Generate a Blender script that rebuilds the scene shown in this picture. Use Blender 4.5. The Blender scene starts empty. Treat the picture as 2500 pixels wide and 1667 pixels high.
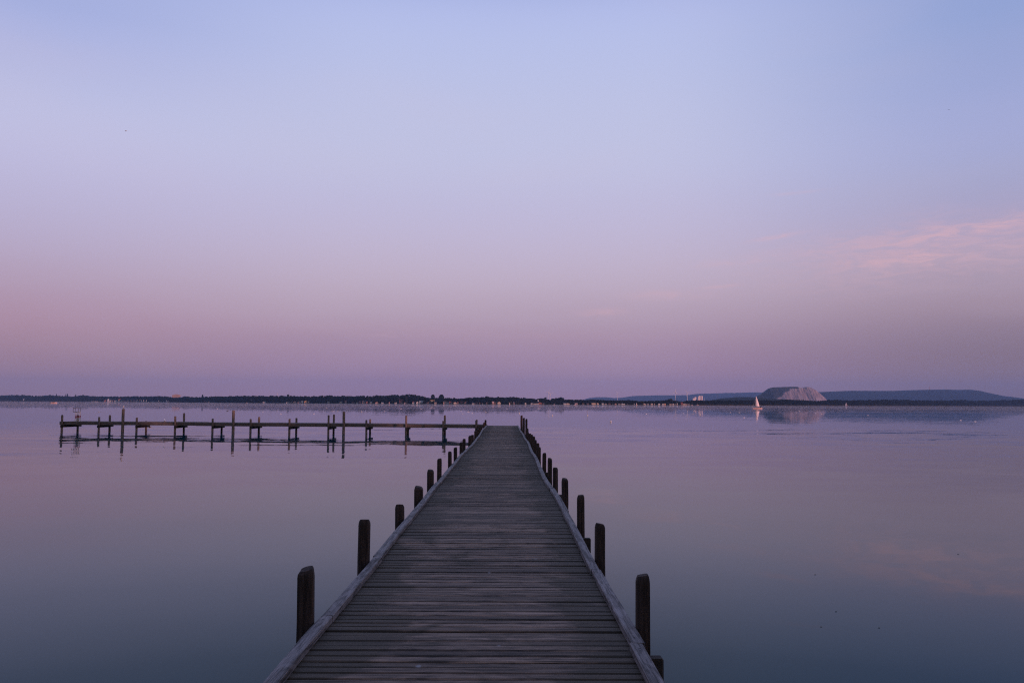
import bpy, math, random
from mathutils import Vector, Matrix, noise as mnoise
R = math.radians
S = bpy.context.scene
COL = S.collection

# ------------------------------------------------------------------ camera
F, CX, CY = 2000.0, 1250.0, 833.5            # focal length and centre in photo pixels (2500 wide)
HW = 2.35                                    # eye height above the lake
KZ = 0.75                                    # top of the pier kerb above the lake
YAW, PITCH, ROLL = R(0.401), R(4.31), 0.0050
ROT = Matrix.Rotation(-YAW, 4, 'Z') @ Matrix.Rotation(R(90) + PITCH, 4, 'X') @ Matrix.Rotation(ROLL, 4, 'Z')
cam_d = bpy.data.cameras.new('camera')
cam = bpy.data.objects.new('camera', cam_d); COL.objects.link(cam)
cam.matrix_world = Matrix.Translation((0, 0, HW)) @ ROT
cam_d.sensor_width = 36.0; cam_d.lens = F / 2500 * 36.0
cam_d.clip_start = 0.05; cam_d.clip_end = 60000
S.camera = cam
R3 = ROT.to_3x3()
def ray(px, py): return (R3 @ Vector((px - CX, -(py - CY), -F))).normalized()
def at(px, py, D):                           # point seen at that pixel, D metres out along +Y
    d = ray(px, py); t = D / d.y
    return Vector((d.x * t, D, HW + d.z * t))
def atz(px, py, z=0.0):                      # point seen at that pixel, on the level z
    d = ray(px, py); t = (z - HW) / d.z
    return Vector((d.x * t, d.y * t, z))
def lerp_tab(tab, x):
    if x <= tab[0][0]: return tab[0][1]
    for (a, b), (c, d) in zip(tab, tab[1:]):
        if x <= c: return b + (d - b) * (x - a) / (c - a)
    return tab[-1][1]

# ------------------------------------------------------------------ render look
S.view_settings.view_transform = 'Standard'; S.view_settings.look = 'None'
S.view_settings.exposure = 0.0; S.view_settings.gamma = 1.0
S.render.engine = 'CYCLES'
S.cycles.use_denoising = False; S.cycles.filter_width = 1.2
S.cycles.max_bounces = 6; S.cycles.volume_bounces = 0
S.cycles.caustics_reflective = False; S.cycles.caustics_refractive = False

def lin(c):
    return tuple(((v / 255) / 12.92 if v / 255 <= 0.04045 else ((v / 255 + 0.055) / 1.055) ** 2.4) for v in c)

class NT:                                     # short-hand for building node trees
    def __init__(s, tree): s.t = tree; s.n = tree.nodes; s.l = tree.links; s.n.clear()
    def add(s, typ, **kw):
        n = s.n.new(typ)
        for k, v in kw.items(): setattr(n, k, v)
        return n
    def put(s, node, key, val):
        if val is None: return
        if isinstance(val, bpy.types.NodeSocket): s.l.new(val, node.inputs[key])
        else: node.inputs[key].default_value = val
    def math(s, op, a, b=None, c=None, clamp=False):
        n = s.add('ShaderNodeMath', operation=op, use_clamp=clamp)
        s.put(n, 0, a); s.put(n, 1, b); s.put(n, 2, c)
        return n.outputs[0]
    def vmath(s, op, a, b=None):
        n = s.add('ShaderNodeVectorMath', operation=op)
        s.put(n, 0, a); s.put(n, 1, b)
        return n.outputs[1] if op in ('LENGTH', 'DOT_PRODUCT') else n.outputs[0]
    def mix(s, f, a, b, blend='MIX'):
        n = s.add('ShaderNodeMix', data_type='RGBA', blend_type=blend)
        s.put(n, 0, f)
        for k, v in ((6, a), (7, b)):
            if isinstance(v, tuple) and len(v) == 3: v = v + (1,)
            s.put(n, k, v)
        return n.outputs[2]
    def ramp(s, f, stops, interp='LINEAR'):
        n = s.add('ShaderNodeValToRGB'); cr = n.color_ramp; cr.interpolation = interp
        while len(cr.elements) > 1: cr.elements.remove(cr.elements[-1])
        cr.elements[0].position = stops[0][0]; cr.elements[0].color = tuple(stops[0][1]) + (1,)
        for p, c in stops[1:]:
            e = cr.elements.new(p); e.color = tuple(c) + (1,)
        s.put(n, 0, f)
        return n.outputs[0]
    def maprange(s, v, a, b, c=0.0, d=1.0, smooth=True):
        n = s.add('ShaderNodeMapRange', interpolation_type='SMOOTHSTEP' if smooth else 'LINEAR')
        for k, x in enumerate((v, a, b, c, d)): s.put(n, k, x)
        return n.outputs[0]
    def noise(s, vec, scale, detail=3.0, rough=0.5, dist=0.0):
        n = s.add('ShaderNodeTexNoise'); s.put(n, 'Vector', vec)
        n.inputs['Scale'].default_value = scale; n.inputs['Detail'].default_value = detail
        n.inputs['Roughness'].default_value = rough; n.inputs['Distortion'].default_value = dist
        return n
    def scalevec(s, vec, sc, loc=(0, 0, 0)):
        n = s.add('ShaderNodeMapping'); s.put(n, 0, vec)
        n.inputs['Scale'].default_value = sc; n.inputs['Location'].default_value = loc
        return n.outputs[0]

# ------------------------------------------------------------------ sky
SUN_EL, SUN_AZ = R(2.6), R(136)              # azimuth clockwise from +Y, behind the viewer's right shoulder
W = bpy.data.worlds.new('World'); S.world = W; W.use_nodes = True
q = NT(W.node_tree)
tc = q.add('ShaderNodeTexCoord').outputs['Generated']
sep = q.add('ShaderNodeSeparateXYZ'); q.put(sep, 0, tc)
az = q.math('ARCTAN2', sep.outputs[0], sep.outputs[1])       # 0 ahead, + to the right
el = sep.outputs[2]                                          # sine of the elevation
def column(px, rows, hs, top):
    out = []
    for y, c in rows:
        d = ray(px, y); out.append((max(0.0, d.z) / 0.8, lin(c)))
    out.sort()
    out = [(0.0, out[0][1])] + [o for o in out if o[0] > 0.004]
    out.append((min(out[-1][0] + 0.22, 0.92), top)); out.append((1.0, tuple(v * 0.85 for v in top)))
    return out
ZEN = lin((138, 158, 212))
LEFT = [(0,(171,181,228)),(125,(181,187,228)),(250,(197,199,232)),(375,(198,195,228)),(500,(193,185,216)),(600,(193,178,205)),
        (690,(188,162,183)),(755,(189,155,174)),(810,(186,148,162)),(870,(175,137,148)),(950,(185,138,142))]
MID = [(0,(181,191,236)),(100,(186,196,236)),(250,(194,199,232)),(400,(198,200,230)),(500,(197,193,224)),(600,(201,190,216)),
       (700,(201,182,200)),(780,(190,165,182)),(830,(182,151,170)),(880,(179,144,166)),(950,(188,145,164))]
RIGHT = [(0,(150,168,216)),(125,(153,168,215)),(250,(163,173,218)),(350,(169,175,217)),(430,(171,173,208)),(530,(173,166,199)),
         (620,(180,164,185)),(700,(174,154,171)),(740,(172,148,162)),(800,(156,133,147)),(860,(146,122,132)),(950,(152,118,118))]
elf = q.math('DIVIDE', el, 0.8)
cl = q.ramp(elf, column(70, LEFT, 0, ZEN), 'B_SPLINE')
cm = q.ramp(elf, column(1250, MID, 0, ZEN), 'B_SPLINE')
cr_ = q.ramp(elf, column(2430, RIGHT, 0, ZEN), 'B_SPLINE')
fl = q.maprange(az, R(-8), R(-33)); fr = q.maprange(az, R(9), R(33))
front = q.mix(fr, q.mix(fl, cm, cl), cr_)
# thin rosy clouds low on the right
azel = q.add('ShaderNodeCombineXYZ'); q.put(azel, 0, az); q.put(azel, 1, el)
nz = q.noise(q.scalevec(azel.outputs[0], (9, 34, 1)), 1.0, 5, 0.6, 0.6)
nz2 = q.noise(q.scalevec(azel.outputs[0], (26, 120, 1), (3, 1, 0)), 1.0, 4, 0.6, 1.2)
def streak(px, py, wx, wy, tilt, amt):
    d = ray(px, py); a0 = math.atan2(d.x, d.y); e0 = d.z
    k = 1 / 2000.0
    da = q.math('SUBTRACT', az, a0); de = q.math('SUBTRACT', el, e0)
    de = q.math('SUBTRACT', de, q.math('MULTIPLY', da, tilt))
    de = q.math('ADD', de, q.math('MULTIPLY', q.math('SUBTRACT', nz.outputs[0], 0.5), wy * k * 1.6))
    u = q.math('DIVIDE', da, wx * k); v = q.math('DIVIDE', de, wy * k)
    r2 = q.math('ADD', q.math('MULTIPLY', u, u), q.math('MULTIPLY', v, v))
    g = q.math('EXPONENT', q.math('MULTIPLY', r2, -1.0))
    return q.math('MULTIPLY', g, amt)
acc = None
for args in ((2400,552,190,13,.11,.26),(2480,541,90,8,.08,.16),(2263,630,65,24,-.1,.24),(2330,610,320,60,.05,.34),(1895,579,55,4.5,.1,.30),
             (1755,700,36,3.5,.06,.34),(1472,762,50,8,.05,.34),(1632,721,90,12,.0,.22),(2050,600,160,14,.06,.14),(1800,640,120,9,.05,.12),(2120,642,46,9,.0,.22),(1945,470,60,3.5,.03,.15),
             (2200,568,80,5,.04,.20),(1300,820,400,16,.0,.05),(900,800,300,20,-.01,.05),(950,818,30,4,0,.10)):
    m = streak(*args); acc = m if acc is None else q.math('ADD', acc, m)
tex = q.maprange(nz2.outputs[0], 0.32, 0.68, 0.35, 1.45)
acc = q.math('MULTIPLY', q.math('MULTIPLY', acc, 0.82), tex, clamp=True)
front = q.mix(acc, front, lin((232, 184, 190)))
# very faint unevenness of high cirrus
vary = q.noise(q.scalevec(azel.outputs[0], (2.2, 9, 1), (7, 2, 0)), 1.0, 3, 0.5, 0.4)
front = q.mix(q.maprange(vary.outputs[0], 0.42, 0.75, 0.0, 0.10), front, lin((214, 196, 214)))
sky = q.add('ShaderNodeTexSky', sky_type='NISHITA'); sky.sun_disc = False
sky.sun_elevation = SUN_EL; sky.sun_rotation = SUN_AZ; sky.altitude = 40; sky.dust_density = 1.6
bg1 = q.add('ShaderNodeBackground'); q.put(bg1, 0, front); bg1.inputs[1].default_value = 1.0
bg2 = q.add('ShaderNodeBackground'); q.put(bg2, 0, sky.outputs[0]); bg2.inputs[1].default_value = 0.15
behind = q.maprange(q.math('ABSOLUTE', az), R(60), R(120))
behind = q.math('MULTIPLY', q.math('MULTIPLY', behind, 0.68), q.maprange(el, 0.95, 0.55))
ms = q.add('ShaderNodeMixShader'); q.put(ms, 0, behind); q.l.new(bg1.outputs[0], ms.inputs[1]); q.l.new(bg2.outputs[0], ms.inputs[2])
wo = q.add('ShaderNodeOutputWorld'); q.l.new(ms.outputs[0], wo.inputs[0])

sd = bpy.data.lights.new('sun', 'SUN'); sd.energy = 4.6; sd.angle = R(0.5); sd.color = (1.0, 0.48, 0.49)
sun = bpy.data.objects.new('sun', sd); COL.objects.link(sun)
sdir = Vector((math.sin(SUN_AZ) * math.cos(SUN_EL), math.cos(SUN_AZ) * math.cos(SUN_EL), math.sin(SUN_EL)))
sun.rotation_euler = sdir.to_track_quat('Z', 'Y').to_euler(); sun.location = (0, 0, 50)

# ------------------------------------------------------------------ materials
def new_mat(name):
    m = bpy.data.materials.new(name); m.use_nodes = True
    k = NT(m.node_tree); p = k.add('ShaderNodeBsdfPrincipled'); o = k.add('ShaderNodeOutputMaterial')
    k.l.new(p.outputs[0], o.inputs[0])
    return m, k, p
MATS = {}
def flat_mat(name, col, rough=0.7, vary=0.15, scale=1.0):
    if name in MATS: return MATS[name]
    m, k, p = new_mat(name)
    co = k.add('ShaderNodeTexCoord').outputs['Object']
    n = k.noise(co, scale, 3)
    c = k.mix(k.maprange(n.outputs[0], 0.3, 0.7), tuple(v * (1 - vary) for v in col), tuple(min(1, v * (1 + vary)) for v in col))
    k.put(p, 'Base Color', c); p.inputs['Roughness'].default_value = rough
    MATS[name] = m
    return m

def wood_mat(name, dark, light, axis, rough=0.8, moss=0.0, deck=False, drops=False, bump=0.004):
    m, k, p = new_mat(name)
    co = k.add('ShaderNodeTexCoord').outputs['Object']
    geo = k.add('ShaderNodeNewGeometry')
    rnd = geo.outputs['Random Per Island']
    off = k.add('ShaderNodeCombineXYZ'); k.put(off, 0, k.math('MULTIPLY', rnd, 37.0)); k.put(off, 1, k.math('MULTIPLY', rnd, 3.0)); k.put(off, 2, k.math('MULTIPLY', rnd, 11.0))
    c2 = k.vmath('ADD', co, off.outputs[0])
    st = {'x': (1.3, 45, 45), 'y': (45, 1.3, 45), 'z': (40, 40, 1.6)}[axis]
    fine = k.noise(k.scalevec(c2, st), 1.0, 5, 0.65, 0.8)
    st2 = {'x': (2.5, 9, 9), 'y': (9, 2.5, 9), 'z': (9, 9, 2.0)}[axis]
    blot = k.noise(k.scalevec(c2, st2), 1.0, 4, 0.6, 1.5)
    f = k.math('ADD', k.math('MULTIPLY', fine.outputs[0], 0.6), k.math('MULTIPLY', blot.outputs[0], 0.4))
    c = k.mix(k.maprange(f, 0.38, 0.62), dark, light)
    tone = k.maprange(rnd, 0, 1, 0.46, 1.5, smooth=False)
    tn = k.add('ShaderNodeCombineColor')
    for i in range(3): k.put(tn, i, tone)
    c = k.mix(1.0, c, tn.outputs[0], 'MULTIPLY')
    # knots
    vor = k.add('ShaderNodeTexVoronoi'); k.put(vor, 0, k.scalevec(c2, {'x': (2.2, 9, 5), 'y': (9, 2.2, 5), 'z': (6, 6, 1.6)}[axis])); vor.inputs['Scale'].default_value = 1.0
    kn = k.maprange(vor.outputs[0], 0.05, 0.13, 1.0, 0.0)
    c = k.mix(k.math('MULTIPLY', kn, 0.55), c, tuple(v * 0.35 for v in dark))
    if moss:
        big = k.noise(k.scalevec(co, (1.3, 1.1, 1)), 1.0, 5, 0.65, 0.8)
        sx = k.add('ShaderNodeSeparateXYZ'); k.put(sx, 0, co)
        edge = k.maprange(k.math('ABSOLUTE', k.math('ADD', sx.outputs[0], 0.24)), 0.30, 1.15, 0.0, 0.27)
        mm = k.maprange(k.math('ADD', big.outputs[0], edge), 0.55, 0.70)
        c = k.mix(k.math('MULTIPLY', mm, moss), c, (0.040, 0.029, 0.017))
    if drops:
        v2 = k.add('ShaderNodeTexVoronoi'); k.put(v2, 0, k.scalevec(co, (2.0, 1.5, 1))); v2.inputs['Scale'].default_value = 1.0; v2.inputs['Randomness'].default_value = 1.0
        jag = k.noise(co, 45, 3)
        dd = k.math('ADD', v2.outputs[0], k.math('MULTIPLY', k.math('SUBTRACT', jag.outputs[0], 0.5), 0.06))
        sel = k.add('ShaderNodeSeparateColor'); k.put(sel, 0, v2.outputs[1])
        dm = k.math('MULTIPLY', k.maprange(dd, 0.022, 0.05, 1.0, 0.0), k.math('GREATER_THAN', sel.outputs[0], 0.55))
        c = k.mix(k.math('MULTIPLY', dm, 0.55), c, (0.33, 0.33, 0.36))
    k.put(p, 'Base Color', c); p.inputs['Roughness'].default_value = rough
    p.inputs['Specular IOR Level'].default_value = 0.35
    bm_ = k.add('ShaderNodeBump'); bm_.inputs['Strength'].default_value = 0.8; bm_.inputs['Distance'].default_value = bump
    h = fine.outputs[0]
    if deck:                                   # ribs milled along each board
        wv = k.add('ShaderNodeTexWave', wave_type='BANDS', bands_direction='Y'); k.put(wv, 0, co)
        wv.inputs['Scale'].default_value = 11.0; wv.inputs['Distortion'].default_value = 0.15
        h = k.math('ADD', h, k.math('MULTIPLY', wv.outputs[1], 0.5))
        c = k.mix(k.maprange(wv.outputs[1], 0.32, 0.0, 0.0, 0.42), c, (0.012, 0.010, 0.009))
        k.put(p, 'Base Color', c)
    k.put(bm_, 'Height', h); k.put(p, 'Normal', bm_.outputs[0])
    return m
M_DECK = wood_mat('weathered_deck_wood', (0.030, 0.020, 0.015), (0.245, 0.163, 0.124), 'x', 0.72, moss=0.85, deck=True, drops=True, bump=0.003)
M_KERB = wood_mat('silvered_kerb_wood', (0.035, 0.031, 0.032), (0.225, 0.195, 0.198), 'y', 0.7, drops=False, bump=0.003)
M_POST = wood_mat('dark_oak_piling', (0.020, 0.012, 0.010), (0.075, 0.046, 0.038), 'z', 0.85, bump=0.006)
M_BEAM = wood_mat('dark_crossbeam_wood', (0.016, 0.012, 0.010), (0.052, 0.040, 0.034), 'x', 0.85, bump=0.004)
M_JPOST = wood_mat('grey_brown_piling', (0.09, 0.062, 0.052), (0.24, 0.18, 0.155), 'z', 0.85, bump=0.006)
M_JBEAM = wood_mat('grey_brown_fascia', (0.07, 0.054, 0.048), (0.17, 0.138, 0.126), 'x', 0.85, bump=0.004)

# ------------------------------------------------------------------ mesh helpers
class MB:
    def __init__(s): s.v = []; s.f = []
    def add(s, vs, fs):
        b = len(s.v); s.v += [tuple(v) for v in vs]; s.f += [tuple(i + b for i in f) for f in fs]
    def box(s, x0, x1, y0, y1, z0, z1, mat=None):
        vs = [Vector((x, y, z)) for z in (z0, z1) for y in (y0, y1) for x in (x0, x1)]
        if mat: vs = [mat @ v for v in vs]
        s.add(vs, [(0, 2, 3, 1), (4, 5, 7, 6), (0, 1, 5, 4), (2, 6, 7, 3), (0, 4, 6, 2), (1, 3, 7, 5)])
    def rings(s, rings, cap=True):
        n = len(rings[0]); vs = [p for r in rings for p in r]; fs = []
        for i in range(len(rings) - 1):
            for j in range(n):
                a = i * n + j; b = i * n + (j + 1) % n
                fs.append((a, b, b + n, a + n))
        if cap:
            fs.append(tuple(range(n - 1, -1, -1))); fs.append(tuple((len(rings) - 1) * n + j for j in range(n)))
        s.add(vs, fs)
    def tube(s, a, b, r0, r1=None, n=8):
        a, b = Vector(a), Vector(b); r1 = r0 if r1 is None else r1
        d = (b - a).normalized(); u = d.orthogonal().normalized(); w = d.cross(u)
        s.rings([[p + (u * math.cos(2 * math.pi * j / n) + w * math.sin(2 * math.pi * j / n)) * r for j in range(n)] for p, r in ((a, r0), (b, r1))])
    def blob(s, c, rx, ry, rz, seed=0, rough=0.25, sub=1):
        base = ICO[sub]; c = Vector(c); vs = []
        for v in base[0]:
            k = 1 + rough * mnoise.noise(v * 1.7 + Vector((seed * 3.1, seed * 1.7, seed)))*1.6
            vs.append((c.x + v.x * rx * k, c.y + v.y * ry * k, c.z + v.z * rz * k))
        s.add(vs, base[1])
    def mesh(s, name, mat, smooth=False):
        me = bpy.data.meshes.new(name); me.from_pydata(s.v, [], s.f); me.validate()
        me.materials.append(mat)
        if smooth: me.polygons.foreach_set('use_smooth', [True] * len(me.polygons))
        me.update()
        return me
    def build(s, name, mat, parent=None, smooth=False):
        o = bpy.data.objects.new(name, s.mesh(name, mat, smooth)); COL.objects.link(o)
        if parent is not None: o.parent = parent
        return o
def make_ico(sub):
    t = (1 + 5 ** .5) / 2
    v = [Vector(p).normalized() for p in ((-1,t,0),(1,t,0),(-1,-t,0),(1,-t,0),(0,-1,t),(0,1,t),(0,-1,-t),(0,1,-t),(t,0,-1),(t,0,1),(-t,0,-1),(-t,0,1))]
    f = [(0,11,5),(0,5,1),(0,1,7),(0,7,10),(0,10,11),(1,5,9),(5,11,4),(11,10,2),(10,7,6),(7,1,8),(3,9,4),(3,4,2),(3,2,6),(3,6,8),(3,8,9),(4,9,5),(2,4,11),(6,2,10),(8,6,7),(9,8,1)]
    for _ in range(sub):
        cache = {}; nf = []
        def mid(a, b):
            key = (min(a, b), max(a, b))
            if key not in cache: v.append(((v[a] + v[b]) / 2).normalized()); cache[key] = len(v) - 1
            return cache[key]
        for a, b, c in f:
            x, y, z = mid(a, b), mid(b, c), mid(c, a)
            nf += [(a, x, z), (b, y, x), (c, z, y), (x, y, z)]
        f = nf
    return v, f
ICO = {0: make_ico(0), 1: make_ico(1), 2: make_ico(2)}
def tag(o, label=None, cat=None, group=None, kind=None):
    if label: o['label'] = label
    if cat: o['category'] = cat
    if group: o['group'] = group
    if kind: o['kind'] = kind
    return o
def empty(name, loc, rz=0.0):
    o = bpy.data.objects.new(name, None); COL.objects.link(o)
    o.location = loc; o.rotation_euler = (0, 0, rz); o.empty_display_size = 0.2
    return o
def copy_tree(o):
    c = o.copy(); COL.objects.link(c)
    for ch in list(o.children):
        d = ch.copy(); COL.objects.link(d); d.parent = c; d.matrix_parent_inverse = ch.matrix_parent_inverse.copy()
        for g in list(ch.children):
            e = g.copy(); COL.objects.link(e); e.parent = d
    return c
ORD = ['leftmost', 'second', 'third', 'fourth', 'fifth', 'sixth', 'seventh', 'eighth', 'ninth', 'tenth', 'eleventh', 'twelfth', 'thirteenth',
       'fourteenth', 'fifteenth', 'sixteenth', 'seventeenth', 'eighteenth', 'nineteenth', 'twentieth', 'twenty-first', 'twenty-second', 'twenty-third', 'twenty-fourth']

# ------------------------------------------------------------------ ground, lake, far land
m_bed = flat_mat('lake_bed_sand', (0.06, 0.055, 0.045), 0.9, 0.2, 0.3)
b = MB(); b.add([(-15500, -15500, -1.4), (15500, -15500, -1.4), (15500, 15500, -1.4), (-15500, 15500, -1.4)], [(0, 1, 2, 3)])
tag(b.build('lake_bed', m_bed), kind='structure')

m, k, p = new_mat('lake_water')
co = k.add('ShaderNodeTexCoord').outputs['Object']
sp = k.add('ShaderNodeSeparateXYZ'); k.put(sp, 0, co)
dist = k.vmath('LENGTH', co)
wind = k.noise(k.scalevec(co, (0.010, 0.035, 1), (5, 3, 0)), 1.0, 3, 0.55, 0.6)
patch = k.maprange(wind.outputs[0], 0.36, 0.66, 0.45, 1.5)
def slope(sx, sy, amp, det=2.0, dist_=0.3):
    n = k.noise(k.scalevec(co, (sx, sy, 1), (sx * 3.3, 9.1, 0)), 1.0, det, 0.55, dist_)
    v = k.vmath('SUBTRACT', n.outputs['Color'], (0.5, 0.5, 0.5))
    mm = k.vmath('MULTIPLY', v, (amp, amp, 0.0))
    return mm
near = k.vmath('ADD', slope(0.55, 1.3, 0.009), slope(2.2, 4.5, 0.010))
swell = k.vmath('ADD', slope(0.07, 0.20, 0.006), slope(0.17, 0.45, 0.026))
sf = k.ramp(k.math('DIVIDE', dist, 2000.0, clamp=True), [(0.0, (.6,)*3), (0.024, (1.0,)*3), (0.036, (.9,)*3), (0.052, (.10,)*3), (1.0, (.06,)*3)])
sw = k.vmath('ADD', near, k.vmath('MULTIPLY', swell, sf))
amp = k.math('MULTIPLY', patch, k.ramp(k.math('DIVIDE', dist, 2000.0, clamp=True),
      [(0.0, (.4,)*3), (0.012, (.6,)*3), (0.024, (2.8,)*3), (0.034, (2.2,)*3), (0.048, (.9,)*3), (0.075, (1.3,)*3), (0.12, (2.2,)*3), (0.17, (7.0,)*3), (0.25, (16.0,)*3), (0.36, (30.0,)*3), (1.0, (30.0,)*3)]))
cmb = k.add('ShaderNodeCombineXYZ')
for i in range(3): k.put(cmb, i, amp)
pert = k.vmath('MULTIPLY', sw, cmb.outputs[0])
nrm = k.vmath('NORMALIZE', k.vmath('ADD', pert, (0, 0, 1)))
k.put(p, 'Normal', nrm)
p.inputs['Base Color'].default_value = (0.0, 0.048, 0.070, 1)
p.inputs['Roughness'].default_value = 0.9; p.inputs['Specular IOR Level'].default_value = 0.0
# still lake under a strongly polarised anti-solar sky: the mirror image dies away faster than plain Fresnel
gl = k.add('ShaderNodeBsdfGlossy'); gl.inputs['Roughness'].default_value = 0.02; k.put(gl, 'Normal', nrm); k.put(gl, 'Color', (0.98, 0.99, 1.0, 1))
inc = k.add('ShaderNodeNewGeometry').outputs['Incoming']
cs = k.math('ABSOLUTE', k.vmath('DOT_PRODUCT', inc, nrm))
fr_ = k.ramp(cs, [(0.0, (.90,)*3), (.035, (.75,)*3), (.07, (.60,)*3), (.10, (.47,)*3), (.135, (.345,)*3), (.165, (.275,)*3), (.20, (.195,)*3), (.24, (.13,)*3), (.276, (.083,)*3), (.32, (.055,)*3), (.5, (.028,)*3), (1.0, (.02,)*3)])
mx = k.add('ShaderNodeMixShader'); k.put(mx, 0, fr_); k.l.new(p.outputs[0], mx.inputs[1]); k.l.new(gl.outputs[0], mx.inputs[2])
for nn in k.n:
    if nn.type == 'OUTPUT_MATERIAL': k.l.new(mx.outputs[0], nn.inputs[0])
M_WATER = m
b = MB(); b.add([(-11400, -14, 0), (11400, -14, 0), (11400, 9000, 0), (-11400, 9000, 0)], [(0, 1, 2, 3)])
tag(b.build('water', M_WATER), kind='structure')

# home shore behind the viewer, where the pier starts
m_grass = flat_mat('bank_grass', (0.04, 0.05, 0.025), 0.95, 0.3, 0.6)
b = MB(); N = 60
row = [(-400 + 800 * i / N, -13.0 + 1.2 * mnoise.noise(Vector((i * .3, 0, 0)))) for i in range(N + 1)]
vs = [(x, y + 1.5, -1.2) for x, y in row] + [(x, y, 0.45) for x, y in row] + [(x, y - 300, 0.9) for x, y in row]
b.add(vs, [(i + r * (N + 1), i + 1 + r * (N + 1), i + 1 + (r + 1) * (N + 1), i + (r + 1) * (N + 1)) for r in range(2) for i in range(N)])
tag(b.build('near_shore_ground', m_grass), kind='structure')

SHORE = [(-900, 5200), (0, 4000), (300, 3300), (600, 2150), (900, 1750), (1200, 1560), (1500, 1560), (1800, 1800), (2100, 2250), (2500, 3600), (3400, 5200)]
def shore_d(px):
    i = lerp_tab(SHORE, px)
    return i
def shore_pt(px, off=0.0, z=0.0):
    D = shore_d(px) + off
    d = ray(px, 985)
    return Vector((d.x / d.y * D, D, z))
def ztop(px, py, D): return at(px, py, D).z
b = MB(); xs = list(range(-900, 3401, 20)); n = len(xs)
vs = []
for px in xs:
    a = shore_pt(px); vs.append((a.x, a.y - 1.5, -1.0))
for px in xs:
    a = shore_pt(px); vs.append((a.x, a.y, 0.5))
for px in xs:
    a = shore_pt(px, 60); vs.append((a.x, a.y, 1.6))
for px in xs:
    d = ray(px, 985); vs.append((d.x / d.y * 12800, 12800, 3.0))
b.add(vs, [(i + r * n, i + 1 + r * n, i + 1 + (r + 1) * n, i + (r + 1) * n) for r in range(3) for i in range(n - 1)])
tag(b.build('far_shore_ground', flat_mat('far_land', (0.035, 0.036, 0.024), 0.95, 0.3, 0.01)), kind='structure')

# ------------------------------------------------------------------ foliage
def foliage_mat(name, dark, light, sc=0.25):
    m, k, p = new_mat(name)
    co = k.add('ShaderNodeTexCoord').outputs['Object']
    rnd = k.add('ShaderNodeNewGeometry').outputs['Random Per Island']
    n = k.noise(co, sc, 4, 0.65)
    f = k.math('ADD', k.math('MULTIPLY', n.outputs[0], 0.55), k.math('MULTIPLY', rnd, 0.45))
    k.put(p, 'Base Color', k.mix(k.maprange(f, 0.25, 0.8), dark, light)); p.inputs['Roughness'].default_value = 0.9
    p.inputs['Specular IOR Level'].default_value = 0.1
    return m
M_WOOD = foliage_mat('wood_foliage', (0.005, 0.010, 0.009), (0.015, 0.020, 0.014))
M_OLIVE = foliage_mat('olive_foliage', (0.020, 0.022, 0.012), (0.040, 0.036, 0.022))
M_REED = foliage_mat('reed_stems', (0.025, 0.022, 0.014), (0.055, 0.045, 0.030), 0.05)
M_TRUNK = flat_mat('bark', (0.03, 0.024, 0.02), 0.9, 0.3, 3)
PROF = [(-400,964),(0,964.5),(30,963),(60,963.5),(80,965.5),(100,965),(120,963),(140,964),(155,966.3),(185,966.5),(200,963),(230,966.3),(300,966.8),(350,966.3),(400,966),
        (415,968),(425,969.5),(438,969.5),(450,966),(462,967),(470,969),(500,967.5),(540,966),(600,965),(700,965),(750,966),(800,964.6),(900,965.5),(940,963.5),(980,962.5),(1000,961),
        (1030,964.5),(1037,969),(1100,970.5),(1130,972),(1140,969),(1180,967.3),(1200,968),(1225,969),(1245,967.5),(1285,970),(1310,972.7),(1330,970),(1336,974.5),(1345,975),
        (1350,972),(1358,971),(1374,970),(1382,975),(1400,974),(1430,975.5),(1445,974),(1480,976),(1500,976.5),(1530,975.5),(1560,978),(1600,977),(1620,976),(1635,975),
        (1650,977),(1665,979.5),(1680,976.5),(1700,976),(1740,976.5),(1800,976),(1850,975.5),(1900,976),(1920,974),(1960,976),(2000,977.5),(2040,974.3),(2060,976.3),(2100,975.5),(2200,974),
        (2230,976),(2300,976.5),(2350,975),(2380,977.5),(2420,977),(2450,975.5),(2500,973),(2900,972)]
def wood(name, px0, px1, label, seed, mat=M_WOOD):
    rng = random.Random(seed); b = MB()
    for rowi, (off, hs, rs) in enumerate(((14, 0.50, 0.8), (34, 0.78, 0.9), (60, 1.0, 1.0), (85, 0.93, 1.0))):
        px = px0
        while px < px1:
            D = shore_d(px) + off + rng.uniform(-8, 8)
            top = ztop(px, lerp_tab(PROF, px), D)
            h = top * hs * rng.uniform(0.86, 1.0) + (0.5 if rowi < 2 else 0)
            if rng.random() < 0.06: h *= 1.05
            base = at(px, 985, D)
            r = max(2.4, h * 0.24) * rs * rng.uniform(0.75, 1.15)
            for j in range(5):
                a = rng.uniform(0, 6.28); rr = r * rng.uniform(0.1, 0.8)
                zc = h - r * 0.45 - (0 if j == 0 else rng.uniform(0.0, 0.55) * h * 0.7)
                rb = r * rng.uniform(0.35, 0.7)
                if j == 0: zc = h - rb * 0.85
                b.blob((base.x + math.cos(a) * rr, D + math.sin(a) * rr, max(zc, rb * .5)), rb * 1.15, rb * 1.1, rb * 0.85, rng.random() * 99, 0.30)
            b.blob((base.x, D, h * 0.36), r * 1.15, r, h * 0.38, rng.random() * 99, 0.25)
            px += r * 0.95 / D * F * rng.uniform(0.7, 1.2)
    o = b.build(name, mat)
    return tag(o, label, 'woods', kind='stuff')
wood('far_woods', -150, 478, 'dark wooded shoreline behind the marina at the far left', 1)
wood('far_woods', 478, 1038, 'long level dark wood along the far shore beyond the side jetty', 2)
wood('far_woods', 1038, 1345, 'low rounded wood on the far shore straight beyond the pier end', 3)
wood('far_woods', 1345, 1740, 'ragged treeline on the far shore under the pale blue ridge', 4)
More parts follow.
